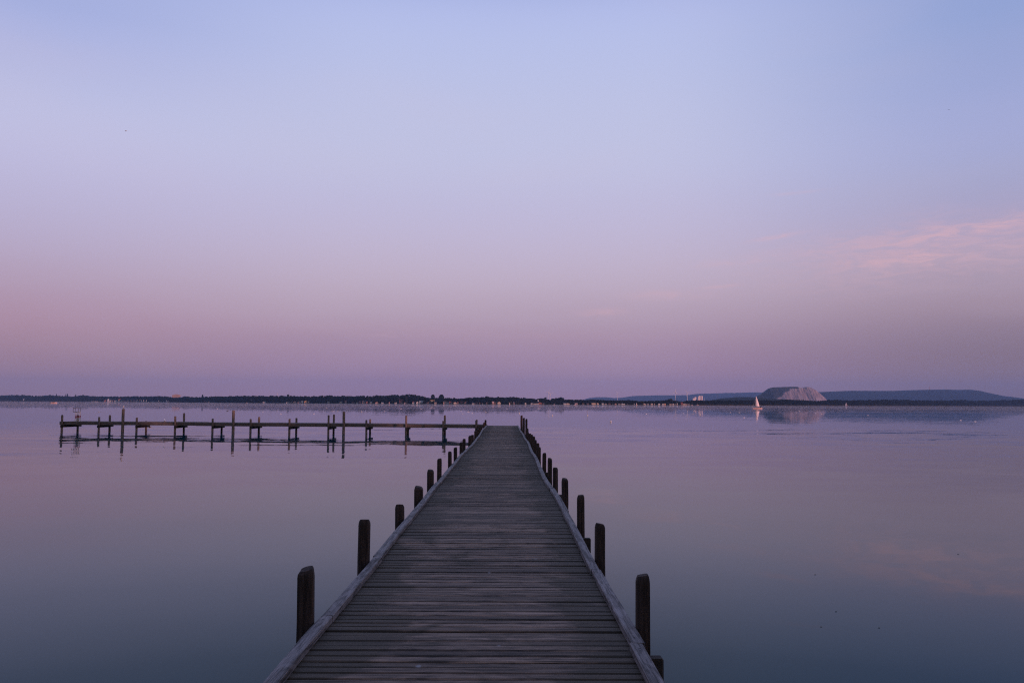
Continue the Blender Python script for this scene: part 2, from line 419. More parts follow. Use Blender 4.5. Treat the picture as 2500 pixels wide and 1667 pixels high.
wood('far_woods', 1740, 2660, 'low flat dark forest strip under the spoil heap and blue hill', 5)

def reeds(px0, px1, h, label, seed):
    rng = random.Random(seed); b = MB(); px = px0
    while px < px1:
        D = shore_d(px) + rng.uniform(0.5, 5); a = at(px, 985, D); hh = h * rng.uniform(0.6, 1.1); w = rng.uniform(1.5, 4)
        b.blob((a.x, D, hh * 0.42), w * 1.6, 1.5, hh * 0.6, rng.random() * 99, 0.3, 0)
        px += w * 1.3 / D * F
    tag(b.build('reed_bed', M_REED), label, 'reeds', kind='stuff')
reeds(-60, 245, 5.0, 'brownish reed belt at the waterline of the far left shore', 11)
reeds(1705, 2600, 2.6, 'low dull reed belt along the right far shore', 12)

def leaf_tree(px, ytop, ybase, wpx, label, kind='round', off=70, mat=M_WOOD, seed=0):
    rng = random.Random(seed + int(px)); D = shore_d(px) + off
    top = ztop(px, ytop, D); low = ztop(px, ybase, D); base = at(px, 985, D); w = wpx / F * D / 2
    root = empty({'round': 'broadleaf_tree', 'cone': 'conifer_tree', 'poplar': 'poplar_tree'}[kind], (base.x, D, 1.0))
    tag(root, label, 'tree')
    t = MB(); t.tube((0, 0, -1), (0, 0, top * 0.75), w * 0.16, w * 0.07, 7)
    for j in range(4):
        a = j * 1.7; t.tube((0, 0, top * 0.45), (math.cos(a) * w * .5, math.sin(a) * w * .5, top * .7), w * .07, w * .03, 5)
    t.build('trunk', M_TRUNK, root)
    c = MB(); H = top - low
    for j in range(150 if kind == 'round' else 110):
        u = rng.random()
        if kind == 'cone': rad = w * (1 - u) + 0.2
        elif kind == 'poplar': rad = w * math.sin(math.pi * (0.12 + 0.85 * u)) ** 0.7
        else: rad = w * math.sin(math.pi * (0.16 + 0.78 * u)) ** 0.6
        a = rng.uniform(0, 6.28); rr = rad * math.sqrt(rng.random()) * 0.95
        s_ = w * rng.uniform(0.13, 0.27)
        z = low + H * u * 0.97
        c.blob((math.cos(a) * rr, math.sin(a) * rr, min(z, top - s_ * .6) - 1.0), s_, s_, s_ * 0.75, rng.random() * 99, 0.4)
    c.build('crown', mat, root)
leaf_tree(1057, 963, 973, 10, 'left one of two round trees standing above the low far shore wood')
leaf_tree(1077.5, 963, 974, 13, 'wider right one of two round trees above the low far shore wood')
leaf_tree(992, 966.5, 981, 6.5, 'pale slender poplar rising among houses on the far shore', 'poplar', 12, M_OLIVE)
leaf_tree(493.8, 963, 971, 4.5, 'small dark lone tree on the skyline right of the hilltop hotel')
leaf_tree(137, 960.5, 968, 3.5, 'slim conifer tip, leftmost above the far left wood', 'cone', 80)
leaf_tree(160, 961, 970, 4, 'left one of a close pair of conifers on the left skyline', 'cone', 80)
leaf_tree(163.8, 960.5, 970, 4.5, 'right one of a close pair of conifers on the left skyline', 'cone', 90)
leaf_tree(184, 961.8, 970, 4, 'single conifer on the left skyline, right of the conifer pair', 'cone', 80)
leaf_tree(1369, 969.5, 986, 12, 'tall rounded tree just right of the paired wind turbines')
leaf_tree(1332, 969.5, 986, 11, 'rounded tree just left of the paired wind turbines')
leaf_tree(1637, 973, 987, 15, 'broad brownish tree left of the two white wind turbines', 'round', 55, M_OLIVE)
leaf_tree(1245, 980, 987, 15, 'low olive bush tree at the waterline beyond the pier end', 'round', 6, M_OLIVE)
leaf_tree(1565, 979, 989, 13, 'olive brown tree above the waterfront huts on the right', 'round', 10, M_OLIVE)
leaf_tree(703, 962.5, 969, 6, 'small crown poking above the long level wood', 'round', 85)

# ------------------------------------------------------------------ hills and spoil heap
RIDGE = [(1405,980),(1425,975),(1440,971),(1455,969.3),(1480,969.5),(1502,971.5),(1515,970.8),(1530,968.5),(1545,966.5),(1570,965.5),(1600,965),(1680,964.5),(1700,961.5),(1720,960.5),(1760,959.5),
         (1780,959),(1810,958.5),(1835,957.5),(1860,958),(1999,957),(2030,955.5),(2080,953.5),(2130,953.8),(2180,954),(2220,952.5),(2270,951),(2305,950.5),(2340,951.5),(2370,951),(2395,954),(2420,960),(2450,966),(2480,970),(2500,972.5),(2540,977),(2600,982)]
m_hill = foliage_mat('forested_hill', (0.004, 0.009, 0.012), (0.012, 0.020, 0.020), 0.004)
def ridge(name, tab, D, depth, mat, step=4, bump=6.0, seed=0):
    b = MB(); px = tab[0][0]; cols = []; NR = 14
    while px <= tab[-1][0]:
        Z = ztop(px, lerp_tab(tab, px), D); base = at(px, 985, D); u = base.x / D; col = []
        for r in range(NR + 1):
            f = r / NR; y = D - depth * (1 - f)
            g = math.sin(f * math.pi / 2) ** 1.1
            zz = Z * g + bump * mnoise.noise(Vector((px * 0.03, f * 5, seed))) * (1 - f * .9) + bump * .10 * mnoise.noise(Vector((px * 0.35, f * 30, seed)))
            col.append((base.x - u * depth * (1 - f), y, max(zz, -1.0) if f > 0 else -1.0))
        col.append((base.x, D + depth, -1.0)); cols.append(col); px += step
    n = NR + 2; vs = [v for c in cols for v in c]
    b.add(vs, [(i * n + j, (i + 1) * n + j, (i + 1) * n + j + 1, i * n + j + 1) for i in range(len(cols) - 1) for j in range(n - 1)])
    return tag(b.build(name, mat, smooth=True), kind='structure')
ridge('far_hills', [t for t in RIDGE if t[0] <= 1860] + [(1900, 962), (1960, 985)], 13500, 1200, m_hill, 4, 22.0, 5)
ridge('hills', [(1900, 985), (1930, 968), (1960, 961)] + [t for t in RIDGE if t[0] >= 1999], 8600, 900, m_hill, 4, 16.0)
LOWR = [(1690,984),(1730,978),(1745,975),(1762,972),(1780,971),(1800,969),(1825,968.8),(1850,970),(1900,974),(1960,977),(2000,980)]
ridge('foothill', LOWR, 3300, 260, foliage_mat('foothill_wood', (0.008, 0.013, 0.011), (0.022, 0.026, 0.018), 0.02), 2, 4.0, 3)

HEAP = [(1838,985),(1846,972),(1851,967),(1861,961.5),(1870,955),(1880,948),(1892,945),(1910,944.5),(1932,944),(1947,944),(1952,945.5),(1961,946.8),(1964.5,945),(1972,944.3),(1978.6,945.2),(1989,950.4),(1999,957.4),(2014,971),(2020,978),(2026,985)]
m_heap, k, p = new_mat('spoil_heap_salt')
co = k.add('ShaderNodeTexCoord').outputs['Object']
sp = k.add('ShaderNodeSeparateXYZ'); k.put(sp, 0, co)
rill = k.noise(k.scalevec(co, (0.035, 0.008, 0.008)), 1.0, 4, 0.65, 2.2)
blot = k.noise(co, 0.02, 4, 0.6, 0.5)
salt = k.mix(k.maprange(rill.outputs[0], 0.36, 0.62), (0.21, 0.16, 0.16), (0.33, 0.26, 0.25))
salt = k.mix(k.maprange(blot.outputs[0], 0.60, 0.68), salt, (0.44, 0.35, 0.34))
green = k.mix(k.maprange(blot.outputs[0], 0.35, 0.65), (0.012, 0.020, 0.018), (0.030, 0.036, 0.030))
HD = 5200.0
xa = at(1885, 974, HD).x; xb = at(1925, 950, HD).x; xc = at(1948, 945, HD).x
za, zb = ztop(1885, 974, HD), ztop(1925, 950, HD)
# planted cover creeps over the left flank and along the top rim
edge = k.math('ADD', k.math('MULTIPLY', k.math('SUBTRACT', sp.outputs[2], za), (xb - xa) / (zb - za)), xa)
edge = k.math('ADD', edge, k.math('MULTIPLY', k.math('SUBTRACT', blot.outputs[0], 0.5), 90.0))
gm = k.maprange(k.math('SUBTRACT', sp.outputs[0], edge), -6.0, 6.0, 1.0, 0.0)
rim = k.math('MULTIPLY', k.maprange(sp.outputs[2], ztop(1930, 948.5, HD) - 3, ztop(1930, 948.5, HD) + 3), k.maprange(sp.outputs[0], xc - 4, xc + 8, 1.0, 0.0))
gm = k.math('MAXIMUM', gm, rim)
k.put(p, 'Base Color', k.mix(gm, salt, green)); p.inputs['Roughness'].default_value = 0.9
b = MB(); cols = []; NR = 36; px = HEAP[0][0]
while px <= HEAP[-1][0]:
    Z = ztop(px, lerp_tab(HEAP, px), HD); c0 = at(px, 985, HD); col = []
    L = 125.0 * (Z / 105.0) ** 0.9 + 4
    gully = 1 + 0.14 * mnoise.noise(Vector((px * 0.07, 0, 1.3))) + 0.035 * mnoise.noise(Vector((px * 0.5, 0, 4.1)))
    for r in range(NR + 1):
        f = r / NR
        wob = 1 + 0.05 * mnoise.noise(Vector((px * 0.25, f * 5, 2)))
        prof = f if f < .93 else .93 + (f - .93) * .6
        z = Z * min(1.0, prof * 1.02 / 0.972 * wob) if f > 0 else -1
        col.append((c0.x, HD - L * gully * (1 - f), min(z, Z)))
    col.append((c0.x, HD + 30, Z)); col.append((c0.x, HD + 180, -1)); cols.append(col); px += 0.8
n = NR + 3
b.add([v for c in cols for v in c], [(i * n + j, (i + 1) * n + j, (i + 1) * n + j + 1, i * n + j + 1) for i in range(len(cols) - 1) for j in range(n - 1)])
tag(b.build('spoil_heap', m_heap), kind='structure')

# ------------------------------------------------------------------ distant houses, masts, turbines
HM = {}
def hm(kind, c): 
    return flat_mat('%s_%s' % (c, kind), PAL[c], 0.7, 0.06, 0.2)
PAL = {'white': (0.62, 0.60, 0.57), 'cream': (0.55, 0.46, 0.36), 'brick': (0.24, 0.10, 0.075), 'brown': (0.12, 0.085, 0.07), 'grey': (0.30, 0.29, 0.29), 'orange': (0.72, 0.42, 0.22),
       'pink': (0.50, 0.33, 0.29), 'dark': (0.04, 0.04, 0.045), 'green': (0.16, 0.20, 0.15), 'red': (0.19, 0.060, 0.050), 'slate': (0.06, 0.055, 0.065)}
m_win = flat_mat('window_glass_dark', (0.03, 0.035, 0.045), 0.25, 0.1)
def house(px, wpx, ytop, wall, roof, label, group, off=4.0, style='gable', gable_front=False, lift=0.0):
    D = shore_d(px) + off; base = at(px, 985, D)
    w = wpx / F * D; z0 = 0.4 + lift; H = max(2.6, ztop(px, ytop, D) - z0)
    root = empty('house' if style != 'hut' else 'waterside_hut', (base.x, D, z0)); tag(root, label, 'house' if style != 'hut' else 'hut', group)
    eave = H * (0.55 if style == 'gable' else 0.86); dp = min(w * 0.8, 9.0)
    v = MB()
    if gable_front:
        v.rings([[(-w/2, y, -0.6), (w/2, y, -0.6), (w/2, y, eave), (0, y, H - .12), (-w/2, y, eave)] for y in (0, dp)])
    else:
        v.rings([[(x, 0, -0.6), (x, dp, -0.6), (x, dp, eave), (x, dp / 2, H - .12), (x, 0, eave)] for x in (-w/2, w/2)])
    wl = v.build('wall', hm('wall', wall), root)
    r = MB(); t = 0.22; e = 0.35
    if gable_front:
        for s_ in (-1, 1):
            r.rings([[(s_ * (w/2 + e), y, eave - e * .5), (0, y, H), (0, y, H + t), (s_ * (w/2 + e), y, eave - e * .5 + t)] for y in (-e, dp + e)])
    else:
        for y0 in (-e, dp + e):
            r.rings([[(x, y0, eave - e * .5), (x, dp / 2, H), (x, dp / 2, H + t), (x, y0, eave - e * .5 + t)] for x in (-w/2 - e, w/2 + e)])
    r.build('roof', hm('roof', roof), root)
    nw = max(1, int(w / 3.0))
    for i in range(nw):
        x = -w / 2 + w * (i + 0.5) / nw
        g = MB(); g.box(x - 0.45, x + 0.45, -0.04, 0.05, eave * 0.35, eave * 0.72); g.build('window', m_win, root)
    return root
rows = {
 'beside the sailboats of the far left marina': [(58.7,6,973,'grey','grey'),(257.5,8,975.5,'brick','red'),(264,4,974,'white','white'),(270,6,975,'cream','brown'),(276,5,976,'pink','red'),(282,6,975.5,'white','brown'),(291,5,973,'cream','red'),(298,5,977,'white','grey')],
 'of the dark red row by the far marina': [(305,8,977,'brick','red'),(313,8,976,'pink','red'),(321,8,975.5,'brick','brown'),(328,7,976,'brick','red'),(335,7,974.5,'pink','brown'),(342,6,974.5,'brick','red'),(376,9,979.5,'white','grey'),(396,9,979,'grey','slate'),(410.5,6,978,'pink','red'),(502,9,979,'brick','red'),(511,7,978.5,'pink','red')],
 'on the shore behind the side jetty': [(645,7,980,'white','grey'),(680,5,977,'pink','red'),(703,8,981,'white','brown'),(713,7,980,'brown','brown'),(720,7,979,'pink','brown'),(731,8,979.5,'pink','brown'),(738,3.5,979,'white','white'),(747,8,977.5,'orange','orange'),(757.5,9,979.5,'cream','cream'),(802,5,980,'grey','grey'),(833,8,979.5,'cream','brown'),(845,7,977.5,'pink','red'),(863,9,981.5,'brown','red'),(871,4,982,'white','grey'),(880,9,979.5,'brick','red'),(888,7,978,'pink','brown'),(896,5,979,'brick','brown')],
 'around the slender poplar on the far shore': [(908,10,981,'green','grey'),(920,8,981,'pink','brown'),(935,8,982.5,'white','grey'),(942,5,980.5,'pink','red'),(952,6,980.5,'pink','red'),(966,5,982.5,'white','grey'),(979,7,975,'brick','red'),(982,5,981,'cream','red'),(990,5,981.5,'white','red'),(1011,8,979.5,'white','red'),(1019.5,7,980,'white','red'),(1028,9,978.5,'grey','grey'),(1037,7,981,'pink','red'),(1046,8,981,'brown','brown'),(1055,10,977,'cream','orange'),(1063,5,981,'cream','brown')],
 'of the red roofed row beyond the pier': [(1086,8,979.5,'pink','brown'),(1093,6,982,'white','white'),(1099,5,980,'brick','red'),(1104,7,981,'cream','red'),(1111,7,981,'cream','red'),(1120.5,7,980,'pink','red'),(1129,7,980,'brick','red'),(1137,7,980,'brown','red'),(1146,7,981,'brick','brown'),(1156,7,983,'white','brown'),(1165,8,980.5,'brick','red'),(1173,6,981,'brown','red'),(1180,6,983,'white','red'),(1190,7,981,'brown','brown'),(1202.5,6.5,980,'pink','pink'),(1210,6,981.5,'brick','brown'),(1218.5,7.5,980,'cream','red')],
 'on the shore below the paired wind turbines': [(1261,10,980.5,'pink','red'),(1283,3.5,984,'white','white'),(1298,4,985,'white','grey'),(1309,13,984,'white','brown'),(1318,11,981.5,'brick','red'),(1328,6,984,'brown','brown'),(1379,6,985.5,'white','grey'),(1386.5,9,984,'cream','grey'),(1397,7,986,'grey','grey'),(1407,6,985.5,'pink','pink'),(1424,5,985,'brown','brown'),(1435,5,985,'brown','brown')],
 'of the waterfront row under the pale ridge': [(1449.5,9,984,'cream','orange'),(1459.5,4.5,984,'cream','orange'),(1466,4,985.5,'white','grey'),(1471.5,4,986,'white','white'),(1479,6,984.5,'grey','slate'),(1488,5,985,'brown','red'),(1495,5,985,'cream','brown'),(1503,4,985.5,'pink','brown'),(1512,5,986,'grey','slate'),(1521,9,984.8,'white','white'),(1531,6,985.5,'grey','white'),(1540,3.5,986,'white','white'),(1546,5.5,985,'white','white'),(1573.5,7,987,'cream','white'),(1582,4,986.5,'grey','slate')],
 'of the waterfront huts left of the white silos': [(1591.5,5,984.5,'cream','brown'),(1597,4,984.5,'cream','red'),(1604,5,985,'white','white'),(1609,5,987,'white','white'),(1618.5,4,985.5,'white','red'),(1623.5,3.5,985.5,'orange','orange'),(1637,5,987,'cream','brown'),(1643,6,985,'white','red'),(1651,6.5,984.5,'cream','white'),(1665,5,982,'brick','red'),(1670,5,986.5,'cream','brown'),(1675,6,984.5,'pink','grey'),(1682,4,986,'grey','slate')],
}
hr = random.Random(7)
for where, lst in rows.items():
    lst.sort()
    for i, (px, wpx, yt, wl, rf) in enumerate(lst):
        big = 'big ' if wpx >= 9 else ('tiny ' if wpx <= 4.5 else '')
        pos = 'leftmost' if i == 0 else ('last' if i == len(lst) - 1 else ORD[i] + ' from left')
        style = 'hut' if wpx <= 5 and yt > 983 else 'gable'
        nm = 'hut' if style == 'hut' else 'house'; where = where.replace('below the paired wind turbines', 'below the paired turbines')
        wc = {'brick': 'brick red', 'pink': 'rosy', 'brown': 'brown', 'green': 'pale green'}.get(wl, wl)
        house(px, wpx, yt, wl, rf, '%s%s %s, %s %s' % (big, wc, nm, pos, where), 'houses along the far shore', off=hr.uniform(2, 10), style=style, gable_front=(i % 3 == 1))

def block_building(name, px0, px1, y0, blocks, D, label, cat, mat, z0=1.0, windows=True):
    c = at((px0 + px1) / 2, 985, D); root = empty(name, (c.x, D, z0)); tag(root, label, cat)
    for (a, bb, yt) in blocks:
        x0 = at(a, 985, D).x - c.x; x1 = at(bb, 985, D).x - c.x; z = ztop((a + bb) / 2, yt, D) - z0
        o = MB(); o.box(x0, x1, 0, max(8, (x1 - x0)), 0, z); o.build('block', mat, root)
        r = MB(); r.box(x0 - .2, x1 + .2, -0.2, max(8, x1 - x0) + .2, z, z + 0.5); r.build('parapet', flat_mat('parapet_grey', (.4, .37, .36)), root)
        if windows:
            nx = max(2, int((x1 - x0) / 6)); zz = z - 3.2
            while zz > z - 16:
                for i in range(nx):
                    x = x0 + (x1 - x0) * (i + .5) / nx; g = MB(); g.box(x - 1.2, x + 1.2, -.06, .2, zz, zz + 1.5); g.build('window', m_win, root)
                zz -= 4.0
block_building('hotel', 420, 438, 970, [(419.5, 425, 964), (425, 431, 962.3), (431, 437.5, 963.5)], 3500, 'pale rosy hotel block rising above the far left woods', 'hotel', flat_mat('hotel_plaster', (0.42, 0.27, 0.21)))
SILO = flat_mat('silo_white', (0.72, 0.60, 0.56), 0.6, 0.05)
block_building('factory', 1692, 1716, 975, [(1692, 1696.2, 972), (1696.3, 1700.2, 969), (1704.5, 1706, 969), (1706.2, 1710.5, 966.3)], 4200, 'white stepped factory block at the foot of the pale ridge', 'factory', SILO, windows=False)
c = at(1713.5, 985, 4210); root = empty('silo', (c.x, 4210, 1)); tag(root, 'tall round white silo at the right end of the factory', 'silo')
zt = ztop(1713.5, 966.5, 4210)
o = MB(); o.tube((0, 0, 0), (0, 0, zt - 2), 4.9, 4.9, 20); o.build('drum', SILO, root)
o = MB(); o.tube((0, 0, zt - 2), (0, 0, zt), 4.9, 3.2, 20); o.build('cap', SILO, root)
def mast(px, y0, y1, D, wpx, label, mat, name='radio_mast', cat='mast', arms=2):
    c = at(px, 985, D); zt = ztop(px, y0, D); zb = min(ztop(px, y1, D), zt - 3)
    root = empty(name, (c.x, D, zb - 3)); tag(root, label, cat); w = wpx / F * D / 2; H = zt - zb + 3
    o = MB(); o.tube((0, 0, 0), (0, 0, H), w, w * .6, 8); o.build('shaft', mat, root)
    if arms:
        a = MB()
        for j in range(arms): a.tube((-w * 2.2, 0, H * (.72 + .16 * j)), (w * 2.2, 0, H * (.72 + .16 * j)), w * .4, w * .4, 6)
        a.build('crossarm', mat, root)
    return root
G_ = flat_mat('mast_grey', (0.10, 0.10, 0.11)); GP = flat_mat('mast_pale', (0.55, 0.52, 0.5))
mast(677, 959, 984, 2250, 0.9, 'thin grey radio mast rising from the long level wood', GP)
mast(1709, 960, 970, 4220, 0.9, 'thin dark chimney standing between the white factory towers', G_, 'chimney', 'chimney', 0)
mast(1751, 962, 976, 4300, 0.9, 'slim dark pylon right of the white silo', G_)
mast(1720, 970, 977, 4200, 0.7, 'short pale pole just right of the white silo', GP, arms=0)
mast(1728, 968.5, 977, 4200, 0.7, 'dark pole halfway between silo and slim pylon', G_, arms=0)
mast(2271, 942.5, 951.5, 8950, 1.0, 'reddish transmitter mast on top of the blue hill', flat_mat('mast_red', (.35, .12, .10)))
mast(2405, 968, 978, 3600, 1.2, 'dark chimney above the forest at the foot of the hill', G_, 'chimney', 'chimney', 0)
mast(500.5, 973, 981, 2900, 1.6, 'stubby pale tower beside red roofs right of the marina', GP, 'harbour_tower', 'tower', 1)
mast(1254.3, 980, 988, 1560, 1.0, 'white flagpole left of the rosy house beyond the pier end', GP, 'flagpole', 'flagpole', 0)
mast(614, 975, 984, 2150, 0.8, 'left one of two pale lamp masts on the far shore', GP)
mast(622.5, 976.5, 984, 2150, 0.8, 'right one of two pale lamp masts on the far shore', GP)
# lookout drum above red roofs
c = at(1313.5, 985, 1580); root = empty('lookout_tower', (c.x, 1580, 0.5)); tag(root, 'small white round lookout tower above red roofs on the far shore', 'tower')
zt = ztop(1313.5, 977, 1580); o = MB(); o.tube((0, 0, 0), (0, 0, zt - 3.6), .8, .8, 12); o.build('shaft', hm('wall', 'white'), root)
o = MB(); o.tube((0, 0, zt - 3.6), (0, 0, zt - .6), 1.2, 1.2, 16); o.build('drum', hm('wall', 'white'), root)
o = MB(); o.tube((0, 0, zt - .6), (0, 0, zt), 1.35, .3, 16); o.build('roof', hm('roof', 'white'), root)

def turbine(px, yhub, D, rot, blade_px, label):
    c = at(px, 985, D); root = empty('wind_turbine', (c.x, D, 1)); tag(root, label, 'wind turbine', 'wind turbines on the skyline')
    zh = ztop(px, yhub, D) - 1; mt = flat_mat('turbine_white', (0.62, 0.6, 0.6), 0.5, 0.03)
    o = MB(); o.tube((0, 0, 0), (0, 0, zh), zh * .028, zh * .016, 12); o.build('tower', mt, root)
    o = MB(); o.box(-1.6, 1.6, -4, 6, zh - 1.6, zh + 1.8); o.build('nacelle', mt, root)
    L = blade_px / F * D
    for j in range(3):
        a = rot + j * 2 * math.pi / 3; d = Vector((math.sin(a), 0, math.cos(a))); s_ = Vector((math.cos(a), 0, -math.sin(a)))
        o = MB(); h = Vector((0, -5, zh)); pts = [(0, .8), (.2, 2.2), (.6, 1.3), (1, .3)]
        o.rings([[h + d * (L * t) - s_ * w * .3, h + d * (L * t) + Vector((0, .5, 0)), h + d * (L * t) + s_ * w * .9, h + d * (L * t) - Vector((0, .5, 0))] for t, w in pts])
        o.build('blade', mt, root)
    return root
turbine(1338.2, 957.5, 5600, .5, 10, 'left one of the paired faint wind turbines beyond the pier end')
turbine(1343.5, 960.5, 6100, 1.2, 9, 'right one of the paired faint wind turbines beyond the pier end')
turbine(1507, 958.5, 7200, -.6, 10, 'faint lone wind turbine at the low left end of the blue ridge')
turbine(1649, 957.5, 4300, .1, 9, 'white wind turbine in front of the ridge, left of its twin')
turbine(1678, 958.5, 4400, -.75, 10, 'white wind turbine between its twin and the factory')

# ------------------------------------------------------------------ boats
M_SAIL = flat_mat('sailcloth', (0.92, 0.78, 0.76), 0.8, 0.03); M_HULL = flat_mat('hull_gelcoat', (0.85, 0.58, 0.54), 0.35, 0.04)
M_WOODB = flat_mat('varnished_wood', (0.16, 0.06, 0.035), 0.4, 0.2); M_METAL = flat_mat('mast_alloy', (0.4, 0.38, 0.36), 0.4, 0.05)
M_DARK = flat_mat('dark_jacket', (0.012, 0.012, 0.016), 0.8)
def hull_mesh(L, B, H):
    o = MB(); rings = []
    for i in range(11):
        t = i / 10; x = -L / 2 + L * t                        # stern at -, bow at +
        w = B / 2 * (0.72 + 0.55 * math.sin(min(1, t * 1.25) * math.pi / 2 * 1.1) - 0.27) * (1 - max(0, (t - .45) / .55) ** 2.2 * .97)
        sheer = H * (0.85 + 0.3 * (t - .4) ** 2 * 2)
        kz = -0.15 + 0.12 * max(0, t - .8) * 5 * H
        rings.append([(x, -w, sheer), (x, -w * .82, H * .3), (x, -w * .3, kz), (x, w * .3, kz), (x, w * .82, H * .3), (x, w, sheer)])
    o.rings(rings)
    return o
def person_mesh(seat=False):
    """one continuous seated figure: skin from hips up, arm on the tiller"""
    o = MB()
    def ring(c, rx, ry, n=10): return [(c[0] + rx * math.cos(2 * math.pi * j / n), c[1] + ry * math.sin(2 * math.pi * j / n), c[2]) for j in range(n)]
    o.rings([ring((0, 0, z), rx, ry) for z, rx, ry in ((0, .16, .2), (.12, .15, .19), (.3, .13, .19), (.45, .12, .22), (.52, .08, .13), (.57, .05, .05), (.62, .06, .06), (.70, .09, .08), (.78, .085, .075), (.84, .04, .04))])
    for s_ in (-1, 1):
        o.tube((0, s_ * .2, .47), (.16, s_ * .26, .28), .05, .04); o.tube((.16, s_ * .26, .28), (.38, s_ * .2, .24), .04, .032)
        o.tube((0, s_ * .1, .06), (.42, s_ * .12, .1), .09, .07); o.tube((.42, s_ * .12, .1), (.46, s_ * .12, -.32), .07, .05)
    return o
def sailboat(loc, heading, L, mast_h, sails, label, group=None, crew=False, big=False):
    root = empty('sailing_boat', loc, heading); tag(root, label, 'sailing boat', group)
    hull_mesh(L, L * .32, L * .085).build('hull', M_HULL, root, True)
    if big:
        o = MB(); o.rings([[(x, -w, .42), (x, -w * .8, .42 + h), (x, w * .8, .42 + h), (x, w, .42)] for x, w, h in ((-.9, .55, .28), (.2, .6, .42), (1.3, .5, .3), (1.75, .25, .1))]); o.build('cabin', M_WOODB, root)
        o = MB(); o.box(-2.5, -1.0, -.62, -.52, .45, .62); o.box(-2.5, -1.0, .52, .62, .45, .62); o.build('coaming', M_WOODB, root)
        o = MB(); o.rings([[(-2.3, -.02, .1), (-2.3, .02, .1), (-2.3, .02, .7), (-2.3, -.02, .7)], [(-2.62, -.02, -.1), (-2.62, .02, -.1), (-2.72, .02, .7), (-2.72, -.02, .7)]]); o.build('rudder', M_WOODB, root)
    mx = L * .10
    o = MB(); o.tube((mx + (.45 if big else 0), 0, .2), (mx - .03, 0, mast_h), .05, .03); o.build('mast', M_METAL, root)
    bz = mast_h * .17; bl = mx + L * .40
    o = MB(); o.tube((mx, 0, bz), (mx - bl * .85, 0, bz), .04, .035); o.build('boom', M_METAL, root)
    if 'm' in sails:
        o = MB(); nz_ = 12; rr = []
        for i in range(nz_ + 1):
            t = i / nz_; z = bz + .05 + (mast_h * .985 - bz) * t; w = bl * .80 * ((1 - t) ** .85) + .05; bel = .18 * math.sin(math.pi * min(1, t + .15)) * (1 if big else 0.5)
            xs_ = mx - .08 + (.42 * (1 - t) if big else 0); rr.append([(xs_, -.012, z), (xs_ - w * .5, bel - .012, z), (xs_ - w, -.012, z), (xs_ - w, .012, z), (xs_ - w * .5, bel + .012, z), (xs_, .012, z)])
        o.rings(rr); o.build('mainsail', M_SAIL, root, True)
    bow = L * .48
    if 'j' in sails:
        o = MB(); rr = []
        for i in range(9):
            t = i / 8; zf = L * .1 + (mast_h * .85 - L * .1) * t; xf = bow + (mx - bow) * t; w = (bow - mx) * .9 * (1 - t) + .03
            rr.append([(xf, -.01, zf), (xf - w, .12, zf), (xf - w, .14, zf), (xf, .01, zf)])
        o.rings(rr); o.build('jib', M_SAIL, root, True)
    if 'f' in sails:                                            # furled headsail on its stay
        o = MB(); o.tube((bow, 0, L * .09), (mx + .06, 0, mast_h * .80), .032, .02); o.build('furled_jib', M_SAIL, root)
    o = MB(); o.tube((-L * .47, 0, L * .08), (mx, 0, mast_h), .008, .008, 5)
    for s_ in (-1, 1): o.tube((mx - .1, s_ * L * .14, L * .08), (mx, 0, mast_h * .8), .008, .008, 5)
    o.build('rigging', M_METAL, root)
    if crew:
        pr = person_mesh().build('person', M_DARK, None, True); pr.location = root.matrix_basis @ Vector((-1.85, .1, .62)) if False else (0, 0, 0)
        pr.matrix_world = Matrix.Translation(loc) @ Matrix.Rotation(heading, 4, 'Z') @ Matrix.Translation((-1.95, 0.1, .62))
        tag(pr, 'person in dark clothes sitting in the stern of the lit sailing boat', 'person')
    return root
D0 = HW * F / 10.4
bp = atz(1848.3, 997.6)
bs = bp.y / 456.0
Lb = 24.5 / F * bp.y
sailboat((bp.x, bp.y, 0), math.pi - 0.02, Lb, 30.5 / F * bp.y, 'mf', 'sunlit sailing boat with one tall pale sail, largest boat on the lake', crew=True, big=True)
p2 = shore_pt(2066, -60); 
sailboat((p2.x, p2.y, 0), 2.6, 6.5, 9.0, 'mj', 'small grey sailing boat with two sails before the right far forest')
MAR = [(263.8, 7.5, 'm'), (344.5, 6.5, 'm'), (350.6, 6.3, 'm'), (357, 6, 'mj'), (387.7, 6, 'm'), (406.3, 6.3, 'mj')]
for i, (px, hp, sl) in enumerate(MAR):
    c = shore_pt(px, -30 - 6 * i); hh = hp / F * c.y
    lab = ['white sail, leftmost of the far marina beside the red houses', 'slim white sail in front of the dark red row, first of three', 'small white sail, middle of three by the dark red row', 'brightest white sail, nearest the water, right one of three', 'greyish sail standing alone midway along the far marina', 'leaning white sail beside the small red house, last in the marina'][i]
    sailboat((c.x, c.y, 0), (0.3, 2.8, .1, 3.0, .5, 2.7)[i], hh * .7, hh, sl, lab, 'sailing boats at the far left marina')
for px, hp, sl, lab in ((1244.3, 5, 'm', 'pale green tinged sailing boat before the low olive bush'), (1352.5, 6, 'f', 'moored white yacht with bare mast beneath the paired turbines'),
                    (1403, 6, 'f', 'moored yacht with bare mast between pale waterside huts'), (1554.5, 5.5, 'm', 'small bright sail close under the olive brown waterfront tree'),
                    (1689, 6, 'f', 'moored yacht with bare mast below the factory'), (1702.5, 7, 'f', 'white moored yacht with bare mast, rightmost on the built shore'),
                    (602.5, 3.5, 'f', 'white moored boat at the left end of the long wood'), (987, 3, 'f', 'white moored boat directly below the slender poplar')):
    c = shore_pt(px, -25); hh = hp / F * c.y
    sailboat((c.x, c.y, 0), 0.25, hh * .8, hh, sl, lab, 'yachts along the far shore')
